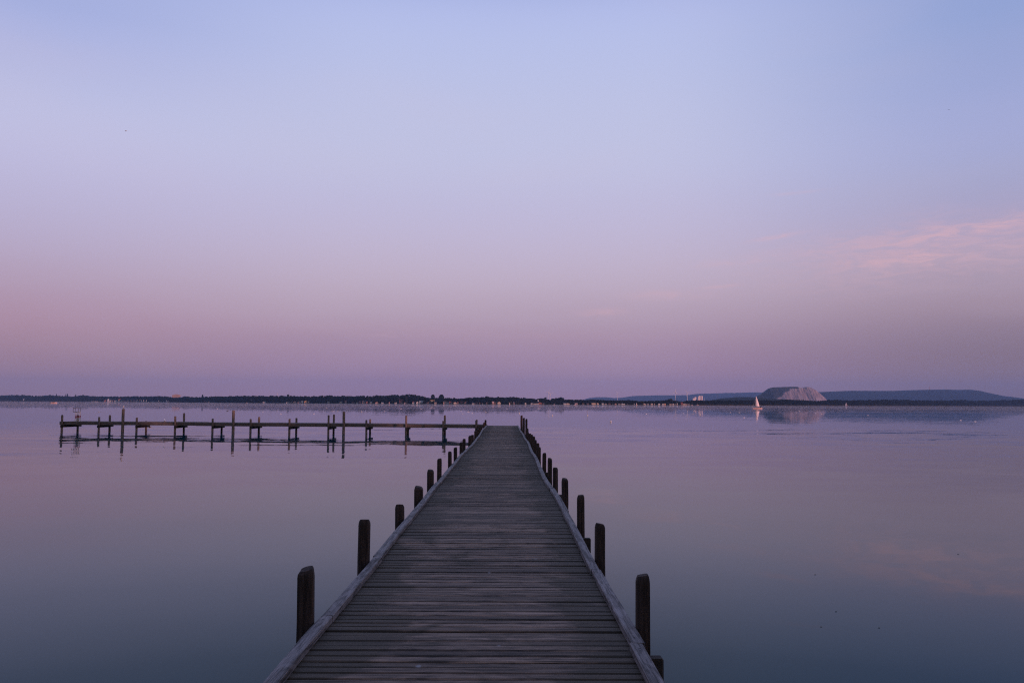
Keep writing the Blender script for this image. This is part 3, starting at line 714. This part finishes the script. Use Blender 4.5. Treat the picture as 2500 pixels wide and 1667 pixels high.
# motorboat, far left
mp = atz(131.5, 983.2); mp = Vector((mp.x / mp.y * 900, 900, 0)); Lm = 15.5 / F * 900
root = empty('motor_boat', mp, 0.05); tag(root, 'small orange tinted motor boat alone on the water at far left', 'motor boat')
hull_mesh(Lm, 2.2, .95).build('hull', flat_mat('hull_peach', (0.75, 0.48, 0.36), 0.4), root, True)
o = MB(); o.rings([[(x, -w, .85), (x, -w * .8, .85 + h), (x, w * .8, .85 + h), (x, w, .85)] for x, w, h in ((-.6, .8, .5), (.6, .8, .75), (1.6, .6, .1))]); o.build('windscreen', m_win, root)
o = MB(); o.box(-Lm / 2 - .3, -Lm / 2 + .1, -.25, .25, .3, 1.3); o.build('outboard_motor', G_, root)
for dx, lab, mt in ((-1.4, 'left one of two people sitting in the orange tinted motor boat', M_DARK), (-0.75, 'right one of two people sitting in the orange tinted motor boat', M_DARK)):
    pr = person_mesh().build('person', mt, None, True); pr.location = (mp.x + dx, mp.y, .95); pr.scale = (1, 1, 1); tag(pr, lab, 'person', 'people in the motor boat')
# small moored motor boats by the marina
for i, px in enumerate((224.5, 228.5, 233, 237, 286, 294, 353.5, 362, 370, 383, 399)):
    c = shore_pt(px, -18); L_ = 3.2 / F * c.y * (1 if i % 2 else 1.2)
    root = empty('moored_boat', (c.x, c.y, 0), 0.1 * i); tag(root, 'small white moored boat, %s from left along the far left shore' % ORD[i] if i else 'leftmost small white moored boat along the far left shore', 'boat', 'small boats moored along the far left shore')
    hull_mesh(L_, 2.2, 1.1).build('hull', hm('wall', 'white'), root, True)
    o = MB(); o.box(-L_ * .15, L_ * .2, -.8, .8, 1.0, 2.2); o.build('cabin', hm('wall', 'grey'), root)

# ------------------------------------------------------------------ the pier
rg = random.Random(42)
PX0, PX1 = -1.395, 0.935                      # outer faces of the kerbs
PC = (PX0 + PX1) / 2
Y0, Y1 = -13.0, 60.6
KT = 0.055                                    # kerb thickness
DZ = KZ - KT                                  # deck top
def sag(y): return 0.010 * math.sin(y * .55 + .6) + 0.012 * math.sin(y * .23 + 2) + 0.006 * math.sin(y * 1.33) if y > 6 else 0.006 * math.sin(y * 1.1)
def wob(y): return 0.030 * math.sin(y * .19 + 1.0) * min(1, max(0, (y - 9) / 12)) + 0.012 * math.sin(y * .61) * min(1, max(0, (y - 6) / 8))
pier = empty('wooden_pier', (0, 0, 0)); tag(pier, 'long weathered grey wooden pier running straight out into the calm lake', 'pier')
b = MB(); y = Y0
while y < Y1:
    w = 0.094 + rg.uniform(-.010, .011); gap = 0.013 + rg.random() ** 2 * 0.015
    if rg.random() < .06: gap = 0.036
    z = DZ + sag(y) + rg.uniform(-.004, .004); t1, t2 = rg.uniform(-.0035, .0035), rg.uniform(-.004, .004)
    xa_, xb_ = PX0 + .012 + rg.uniform(-.02, .012) + wob(y), PX1 - .012 + rg.uniform(-.012, .02) + wob(y)
    c_ = .008; th = .050; sk = rg.uniform(-.004, .004)
    cols = []
    for x, zz, s_ in ((xa_, t1, -sk), (PC + wob(y), -abs(t1) * .5, 0), (xb_, -t1, sk)):
        zt_ = z + zz
        cols.append([(x, y + s_, zt_ - th), (x, y + w + s_, zt_ - th), (x, y + w + s_, zt_ - c_ + t2 * .4), (x, y + w - c_ + s_, zt_ + t2 * .4), (x, y + c_ + s_, zt_ - t2 * .4), (x, y + s_, zt_ - c_ - t2 * .4)])
    b.rings(cols); y += w + gap
b.build('deck', M_DECK, pier)
# kerb boards, butted end to end
RJ = [-12.9, -4.2, .6, 5.64, 8.2, 12.5, 15.7, 21.6, 26.2, 31.0, 35.5, 40.4, 45.0, 50.2, 55.0, 60.55]
LJ = [-12.9, -7.0, -1.4, 3.9, 6.35, 8.85, 12.2, 16.9, 21.8, 26.5, 31.6, 36.2, 41.0, 46.1, 50.6, 55.4, 60.55]
for side, joints, x0 in (('l', LJ, PX0), ('r', RJ, PX1 - .09)):
    for a, c in zip(joints, joints[1:]):
        k_ = MB(); n = max(3, int((c - a) / .35)); rr = []; w = .09 + rg.uniform(-.003, .003); dx = rg.uniform(-.011, .011); tw = rg.uniform(-.003, .003)
        for i in range(n + 1):
            yy = a + .005 + (c - a - .010) * i / n; x = x0 + wob(yy) + dx + .003 * mnoise.noise(Vector((yy * 1.3, x0, 0))); z = KZ + sag(yy); e = .007; ww = w + .004 * mnoise.noise(Vector((yy * 2.1, x0, 5)))
            zb_ = z - KT + .004
            rr.append([(x, yy, zb_), (x + ww, yy, zb_), (x + ww, yy, z - e + tw), (x + ww - e, yy, z + tw), (x + e, yy, z - tw), (x, yy, z - e - tw)])
        k_.rings(rr); kb = k_.build('kerb_board', M_KERB, pier)
        if c < 30 and c > 0:
            for yy in (a + .12, c - .12):
                bl = MB(); zc = KZ + sag(yy); bl.tube((x0 + .045 + wob(yy), yy, zc - .004), (x0 + .045 + wob(yy), yy, zc + .0035), .007, .006, 8); bl.build('bolt', G_, kb)
# bearers under the deck
for xx in (PX0 + .16, PC, PX1 - .16):
    s_ = MB(); n = 40
    s_.rings([[(xx - .04 + wob(yy), yy, DZ - .20 + sag(yy)), (xx + .04 + wob(yy), yy, DZ - .20 + sag(yy)), (xx + .04 + wob(yy), yy, DZ - .060 + sag(yy)), (xx - .04 + wob(yy), yy, DZ - .060 + sag(yy))] for yy in [Y0 + (Y1 - Y0) * i / n for i in range(n + 1)]])
    s_.build('bearer', M_BEAM, pier)
def post_mesh(r, z0, z1, seed, square=0.45, lean=(0, 0), n=14, crack=True):
    """hewn pile: rounded square section, chamfered head, drying crack"""
    rr = random.Random(seed); o = MB(); H = z1 - z0
    ph = rr.uniform(-.12, .12); ang = [ph + 2 * math.pi * j / n for j in range(n)]
    ck = rr.randrange(n) if crack else -9; wobj = [rr.uniform(.955, 1.045) for _ in ang]
    rad = []
    for j, a in enumerate(ang):
        c, s_ = abs(math.cos(a)), abs(math.sin(a)); e = 2 + square * 6
        q_ = 1 / ((c ** e + s_ ** e) ** (1 / e)); rad.append(r * (.93 * q_) * wobj[j] * (0.84 if j == ck else 1))
    hs = [0, .25, .5, .7, .85, 1 - .055 / H * 1.0, 1 - .035 / H, 1 - .014 / H, 1.0]
    ks = [1.06, 1.04, 1.02, 1.0, .99, .975, .94, .84, .70]
    tx, ty = rr.uniform(-.012, .012), rr.uniform(-.012, .012)
    rings = []
    for h, k_ in zip(hs, ks):
        bow_ = .012 * math.sin(math.pi * h) * rr.uniform(-.3, 1)
        top = 1 if h > .99 else 0
        rings.append([(lean[0] * h * H + bow_ + rad[j] * k_ * math.cos(a), lean[1] * h * H + rad[j] * k_ * math.sin(a), z0 + H * h + (top * (tx * math.cos(a) + ty * math.sin(a)))) for j, a in enumerate(ang)])
    o.rings(rings)
    return o
# (photo x of the axis, y of the head, width) for the piles along each side
LP = [(751.5,1388,43),(890.5,1268,29.5),(977,1231,23.5),(1021.5,1188,23),(1054,1147,17.6),(1075.6,1119,12),(1098.7,1102,10),(1111.8,1092,9.5),(1125.5,1079.5,8.5),(1133.3,1071,8.5),(1145,1063.5,8),(1151.5,1061.3,8),(1160.5,1051.5,7.5),(1166.5,1047,7),(1171.5,1043,7),(1176.5,1039,6.5),(1182,1031,5),(1187.8,1025,5)]
RP = [(1568,1403,38),(1464.2,1278,27.5),(1418,1208,20.5),(1379,1168,18),(1358.5,1141,14),(1344,1118.5,11.5),(1330.3,1106,10.5),(1317.3,1091,9.4),(1314,1082,7.5),(1307,1074,6.5),(1302.5,1065,8),(1296,1061,8),(1292,1058,7),(1288.2,1055.3,7),(1284.5,1046,8.5),(1284.2,1022.6,5.8),(1278.8,1019.8,5.5),(1273.8,1013.6,6)]
def side_posts(lst, x_edge, sgn):
    for i, (px, py, wpx) in enumerate(lst):
        X = x_edge + sgn * .075
        D = 0.0; d = ray(px, (py + 1100) / 2); D = X / (d.x / d.y)
        if D > 59.8 or D < 0: D = 60.2 - .35 * (len(lst) - 1 - i)
        X = d.x / d.y * D
        r = min(.10, max(.052, wpx / F * D / 2)); X += wob(D) * .6
        edge = x_edge + wob(D)
        if (X - edge) * sgn < r * .95: X = edge + sgn * r * 1.0
        z = at(px, py, D).z
        o = post_mesh(r, -1.45, z, 100 + i + (50 if sgn > 0 else 0), square=(.5 if r > .06 else .3), lean=(rg.uniform(-.006, .006) * min(1, D / 15) * .7, rg.uniform(-.006, .006)))
        ob = o.build('post', M_POST, pier); ob.location = (X, D, 0)
side_posts(LP, PX0, -1); side_posts(RP, PX1 - .01, 1)
# one more pair of piles behind the viewer keeps the pier standing at its root
for yy in (-10.6, -5.8, -1.2):
    for s_, xe in ((-1, PX0), (1, PX1)):
        ob = post_mesh(.07, -1.45, 1.05, int(yy * 10) + s_).build('post', M_POST, pier); ob.location = (xe + s_ * .075, yy, 0)
yb = -9.18
while yb < 60:
    for dy in (-.13, .0):
        cb = MB(); w = .075; xl, xr = PX0 - rg.uniform(.08, .11), PX1 + rg.uniform(.13, .17); z1 = DZ - .205 + sag(yb) + .15
        rr = []
        z1 = DZ - .058 + sag(yb)
        for x, e in ((xl, .012), (xl + .012, 0), (xr - .012, 0), (xr, .012)):
            rr.append([(x, yb + dy * 1.0 + e, z1 - .19 + e), (x, yb + dy + w - e, z1 - .19 + e), (x, yb + dy + w - e, z1 - e), (x, yb + dy + e, z1 - e)])
        if dy == 0: cb.rings(rr); cb.build('crossbeam', M_BEAM, pier)
    yb += 4.95
# end board across the head of the pier
o = MB(); o.box(PX0 + .01 + wob(Y1), PX1 - .01 + wob(Y1), Y1 + .03, Y1 + .09, DZ - .2, DZ + .012); o.build('end_board', M_KERB, pier)

# ------------------------------------------------------------------ side jetty
JA = at(146, 1028.5, 64.0); JB = at(1180, 1036.4, 60.4)
JZ = 0.76                                       # deck top of the jetty
jd = (Vector((JB.x, JB.y, 0)) - Vector((JA.x, JA.y, 0))); JL = jd.length; jd.normalize(); jn = Vector((-jd.y, jd.x, 0))
JW = 2.0
jang = math.atan2(jd.y, jd.x)
jetty = empty('side_jetty', (JA.x, JA.y, 0), jang); tag(jetty, 'narrow brown jetty on piles branching left from the far end of the pier', 'jetty')
rj = random.Random(5)
b = MB(); x = 0.0
while x < JL - .15:
    w = .14 + rj.uniform(-.01, .01); z = JZ + rj.uniform(-.006, .006); b.box(x, x + w - .012, .05, JW - .02, z - .04, z); x += w
b.build('deck', M_JBEAM, jetty)
jx = 0.0; L5 = JL / 6
for i in range(6):
    for yy, nm in ((-.03, 'fascia_board'), (JW - .02, 'fascia_board')):
        o = MB(); dz = .01 * math.sin(i * 2.1); o.box(i * L5 + .004, (i + 1) * L5 - .004, yy, yy + .06, JZ - .235 + dz, JZ + .006 + dz); o.build(nm, M_JBEAM, jetty)
def jloc(px, row):                               # local x of a pile seen at that pixel
    d = ray(px, 1040); k_ = d.x / d.y
    off = -.11 if row == 0 else JW + .10
    P0 = Vector((JA.x, JA.y, 0)) + jn * off
    t = (k_ * P0.y - P0.x) / (jd.x - k_ * jd.y)
    return t, off, P0 + jd * t
pairs = [(151.3, 1012.8, 179.9, 1012.8), (240.8, 1017.5, 268, 1012.8), (333.9, 1019, 357.3, 1027.5), (427.8, 1015.6, 449.5, 1008), (519, 1021.6, 540.7, None), (612, 1022.5, 632.4, 1017.6),
         (706.7, 1022, 723.8, 1020), (801.4, 1013, 814.4, 1011.3), (895, 1025, 904, 1023), (991, 1014, 996, None), (1081.6, 1027, 1086, 1013.5), (1161.4, 1025.8, 1164.6, 1024)]
for i, (nx_, ny, fx, fy) in enumerate(pairs):
    ts = []
    for row, (px, py) in enumerate(((nx_, ny), (fx, fy))):
        t, off, P = jloc(px, row); t = max(.09, t); ts.append(t)
        zt = JZ - .06 if py is None else at(px, py, P.y).z
        ob = post_mesh(.078, -1.45, zt, 300 + i * 2 + row, .3, lean=(rj.uniform(-.014, .014), 0)).build('post', M_JPOST, jetty); ob.location = (t, off, 0)
    tm = ts[0]
    o = MB(); tt = (ts[0] + ts[1]) / 2; sk = (ts[1] - ts[0]) / 2
    for s_ in (1,):
        xa_, xb_ = ts[0] + .10, ts[1] + .10
        o.rings([[(xc_ - .04, yy, JZ - .43), (xc_ + .04, yy, JZ - .43), (xc_ + .04, yy, JZ - .24), (xc_ - .04, yy, JZ - .24)] for xc_, yy in ((xa_, -.42), (xb_, JW + .40))])
    o.build('crossbeam', M_BEAM, jetty)
TALL = [(299.9, 997.7, 'tall thick mooring pile with a gull on top, left of its two twins'), (569.5, 1001.2, 'tall thick mooring pile in front of the side jetty, middle of three'), (839.2, 1004.4, 'tall thick mooring pile in front of the side jetty, nearest the pier')]
talls = []
for i, (px, py, lab) in enumerate(TALL):
    t, off, P = jloc(px, 0); P = P - jn * .02
    zt = at(px, py, P.y).z; talls.append((P, zt))
    ob = post_mesh(.105, -1.45, zt, 400 + i, .3).build('mooring_pile', M_JPOST); ob.location = (P.x, P.y, 0)
    tag(ob, lab, 'mooring pile', 'tall piles along the side jetty')

# beacon on the jetty's outer end
t, off, P = jloc(169.5, 0); P = P + jn * 1.0
m_rw_w = flat_mat('beacon_white', (0.72, 0.66, 0.66), 0.5, 0.08); m_rw_r = flat_mat('beacon_red', (0.30, 0.025, 0.05), 0.5, 0.1)
root = empty('beacon', (P.x, P.y, JZ), 0.1); tag(root, 'red and white lattice beacon with dark open cage on the jetty end', 'beacon')
Hb = at(166, 995.5, P.y).z - JZ
def lat(z0, z1, mat, nm):
    o = MB(); f = lambda z: .16 - .05 * z / Hb
    for sx in (-1, 1):
        for sy in (-1, 1): o.tube((sx * f(z0), sy * f(z0), z0), (sx * f(z1), sy * f(z1), z1), .022, .022, 6)
    zz = z0; s_ = 1
    while zz < z1 - .05:
        z2 = min(zz + .2, z1)
        for sy in (-1, 1): o.tube((-s_ * f(zz), sy * f(zz), zz), (s_ * f(z2), sy * f(z2), z2), .014, .014, 5)
        for sx in (-1, 1): o.tube((sx * f(zz), -s_ * f(zz), zz), (sx * f(z2), s_ * f(z2), z2), .014, .014, 5)
        zz = z2; s_ = -s_
    o.build(nm, mat, root)
lat(0, .26, m_rw_w, 'lattice_section'); lat(.26, .48, m_rw_r, 'lattice_section'); lat(.48, Hb * .72, m_rw_w, 'lattice_section')
o = MB()
for sx in (-1, 1):
    for sy in (-1, 1): o.tube((-.11 + sx * .19, sy * .19, Hb * .70), (-.11 + sx * .19, sy * .19, Hb), .02, .02, 6)
for z in (Hb * .70, Hb):
    for sx in (-1, 1): o.tube((-.11 + sx * .19, -.19, z), (-.11 + sx * .19, .19, z), .017, .017, 6); 
    for sy in (-1, 1): o.tube((-.30, sy * .19, z), (.08, sy * .19, z), .017, .017, 6)
o.build('cage', G_, root)
o = MB(); o.tube((-.11, 0, Hb), (-.11, 0, Hb + .07), .05, .02, 8); o.build('lamp', G_, root)

# ------------------------------------------------------------------ gulls and buoys
M_GULL = flat_mat('gull_white', (0.78, 0.76, 0.76), 0.8, 0.04); M_GREY = flat_mat('gull_grey', (0.12, 0.12, 0.14), 0.8, 0.1)
M_LEG = flat_mat('gull_leg', (0.3, 0.14, 0.05), 0.6)
def gull_body(k_=1.0, stand=False):
    o = MB(); n = 10; rings = []
    for x, z, r in ((-.24, .02, .008), (-.17, .02, .035), (-.08, .0, .065), (.02, .0, .078), (.10, .025, .062), (.145, .07, .042), (.165, .115, .036), (.19, .135, .034), (.215, .133, .022), (.235, .127, .009), (.27, .118, .004)):
        rings.append([(x * k_, r * k_ * math.cos(2 * math.pi * j / n), (z + .05) * k_ + r * k_ * math.sin(2 * math.pi * j / n)) for j in range(n)])
    o.rings(rings); return o
def gull(name, loc, rz, label, group, mode='float', k_=1.0, tilt=0.0, bodymat=None):
    root = empty(name, loc, rz); tag(root, label, 'gull', group)
    body = gull_body(k_).build('body', bodymat or M_GULL, root, True)
    if mode == 'fly':
        for s_ in (-1, 1):
            o = MB(); pts = [(0, .05, .02, .11), (.0, .22, .08, .10), (-.03, .38, .07, .075), (-.10, .56, .02, .02)]
            o.rings([[((x + c) * k_, s_ * y * k_, (z + .06) * k_), (x * k_, s_ * y * k_, (z + .072) * k_), ((x - c) * k_, s_ * y * k_, (z + .06) * k_), (x * k_, s_ * y * k_, (z + .052) * k_)] for x, y, z, c in pts])
            w = o.build('wing', M_GREY, root)
        root.rotation_euler = (tilt, 0, rz)
    else:
        for s_ in (-1, 1):
            o = MB(); o.rings([[(x * k_, s_ * (.05 + w) * k_, (z + .05) * k_), (x * k_, s_ * (.075 + w * .3) * k_, (z - .01 + .05) * k_), (x * k_, s_ * .03 * k_, (z + .075 - .02) * k_)] for x, z, w in ((.08, .02, .0), (0, .035, .012), (-.12, .03, .005), (-.27, .035, -.02))])
            o.build('wing', M_GREY, root)
        if mode == 'stand':
            for s_ in (-1, 1):
                o = MB(); o.tube((.0, s_ * .03 * k_, -.10 * k_), (.01, s_ * .03 * k_, .0), .006 * k_, .008 * k_, 6); o.tube((0, s_ * .03 * k_, -.098 * k_), (.05 * k_, s_ * .035 * k_, -.10 * k_), .006 * k_, .004 * k_, 5); o.build('leg', M_LEG, root)
    return root
P, zt = talls[0]
gull('gull', (P.x, P.y, zt + .085), -1.1, 'white gull standing on top of the tall mooring pile', None, 'stand', .85)
P = jloc(226, 0)[2] + jn * .8; gull('gull', (P.x, P.y, JZ + .075), 2.3, 'dark gull crouching on the side jetty left of the gull topped pile', None, 'stand', .75, bodymat=M_GREY)
P = jloc(392, 0)[2] + jn * .6; gull('gull', (P.x, P.y, JZ + .08), 2.1, 'pale gull standing on the side jetty right of the gull topped pile', None, 'stand', .8)
P = jloc(346, 0)[2] + jn * 1.2; gull('gull', (P.x, P.y, 0.30), .5, 'white gull flying low under the side jetty beams', None, 'fly', .55)
c = at(307.5, 321, 95); gull('flying_gull', c, .5, 'distant gull gliding high in the open sky at left', None, 'fly', .55, .3)
c = at(2316.5, 269, 130); gull('flying_gull', c, 1.2, 'tiny dark bird high in the sky at upper right', None, 'fly', .4, .2, bodymat=M_GREY)
c = at(555, 1004.5, 80); gull('flying_gull', c, .1, 'dark gull flying just left of the middle tall pile', None, 'fly', .55, .1, bodymat=M_GREY)
c = at(241, 1006.5, 90); gull('flying_gull', c, 2.6, 'pale gull flying above the second pair of jetty piles', None, 'fly', .5, .2)
FL = {'beyond the side jetty': [(530.5,998),(641.5,1005),(686,1010),(766,1010.4),(798,995.5),(810,1004),(815,1004),(825,1004),(938.6,1004),(979,998.5),(1028.4,998.5),(1125,1004),(1129,1010.4),(1142,1005),(1144.5,1006),(1153,1008.5)],
      'between the pier and the lit sailing boat': [(1238,998.5),(1318,998),(1578,1010.4),(1668,1009),(1692,1010),(1783,1007),(1805,1007),(1816.6,1019.5),(1849,1017.6)],
      'right of the lit sailing boat': [(1945,1007),(1951,1004),(1991,1009),(2006,1010.5),(2118.6,1013.8),(2345,1026),(2381,1029)]}
gr = random.Random(3)
proto = None
for where, lst in FL.items():
    for i, (px, py) in enumerate(lst):
        c = atz(px, py); rz = gr.choice((0, math.pi)) + gr.uniform(-.5, .5)
        sz = 0.75 + max(0, c.y - 180) / 500
        if proto is None: proto = o = gull('floating_gull', c, rz, '', None, 'float', 1.0)
        else: o = copy_tree(proto)
        o.location = (c.x, c.y, -.03); o.rotation_euler = (0, 0, rz); o.scale = (min(sz, 1.2),) * 3
        o['label'] = 'tiny white gull floating, %s %s' % ('leftmost of those' if i == 0 else ORD[i] + ' from left', where); o['category'] = 'gull'; o['group'] = 'gulls floating on the lake'
BU = [(883.2,1005.5,'white buoy beyond the side jetty, brightest there'),(1186,1006,'white marker buoy just left of the pier end'),(1268,1009.5,'white marker buoy just above the right end piles of the pier'),(1348.7,1014.5,'white marker buoy right of the pier end, under the turbine pair'),
      (1434.6,1014.5,'white buoy carrying a tall thin staff right of the pier end'),(1491,1030,'nearest white buoy with a short staff, right of the pier end'),(1710,1012.5,'dark topped buoy between the pier and the lit sailing boat')]
for px, py, lab in BU:
    c = atz(px, py); root = empty('marker_buoy', (c.x, c.y, 0)); tag(root, lab, 'buoy', 'marker buoys on the lake')
    o = MB(); o.blob((0, 0, .07), .11, .11, .14, 0, 0, 2); o.build('float', hm('wall', 'white'), root, True)
    hs = 14 / F * c.y if 'tall' in lab else (6 / F * c.y)
    o = MB(); o.tube((0, 0, .2), (0, 0, hs), .025, .02, 6); o.build('staff', hm('wall', 'grey'), root)
for i, (px, py) in enumerate(((1990,1401.5),(2041,1491.5),(2146,1531.5),(2005,1529),(2339,1352))):
    c = atz(px, py, .004); o = MB(); s_ = 4.2 / F * c.length / 2
    o.rings([[(x * s_, -w * s_, 0), (x * s_, w * s_, 0), (x * s_, w * s_ * .8, .003), (x * s_, -w * s_ * .8, .003)] for x, w in ((-1, .05), (-.5, .45), (.1, .55), (.6, .35), (1, .05))])
    ob = o.build('floating_leaf', flat_mat('wet_leaf', (.02, .015, .008), .6)); ob.location = (c.x, c.y, .003)
    tag(ob, ['dark leaf floating on the water, uppermost but one at lower right', 'dark leaf adrift, second lowest down at lower right, largest', 'dark leaf adrift nearest the right bottom corner of the water', 'dark leaf adrift lowest and leftmost, below the largest one', 'dark leaf adrift farthest out and rightmost'][i], 'leaf', 'dark leaves adrift on the right water')

# ------------------------------------------------------------------ wood behind the viewer; it keeps the low sun off the pier
rng = random.Random(77); b = MB()
x = -230
while x < 260:
    for row_, off in ((0, -24), (1, -33)):
        h = rng.uniform(6.8, 8.4); yy = off + rng.uniform(-3, 3); r = rng.uniform(2.4, 3.4)
        for j in range(7):
            a = rng.uniform(0, 6.28); rr = r * rng.uniform(0, .7); rb = r * rng.uniform(.4, .65)
            b.blob((x + math.cos(a) * rr, yy + math.sin(a) * rr, rng.uniform(h * .3, h - rb)), rb, rb, rb * .85, rng.random() * 99, .3)
        b.blob((x, yy, h * .45), r, r, h * .42, rng.random() * 99, .3)
        b.tube((x, yy, 0), (x, yy, h * .5), .3, .2, 6)
    x += rng.uniform(3.2, 4.6)
tag(b.build('near_shore_woods', M_WOOD), 'dense dark trees along the bank where the pier starts', 'woods', kind='stuff')

# ------------------------------------------------------------------ air
m = bpy.data.materials.new('haze_air'); m.use_nodes = True; k = NT(m.node_tree)
pv = k.add('ShaderNodeVolumePrincipled'); oo = k.add('ShaderNodeOutputMaterial'); k.l.new(pv.outputs[0], oo.inputs['Volume'])
pv.inputs['Color'].default_value = (0.27, 0.47, 0.86, 1); pv.inputs['Density'].default_value = 6.6e-5; pv.inputs['Anisotropy'].default_value = 0.0
b = MB(); b.box(-15700, 15700, -15700, 15700, -2.4, 420)
tag(b.build('haze', m), 'thin bluish evening air over the whole lake', 'haze', kind='stuff')
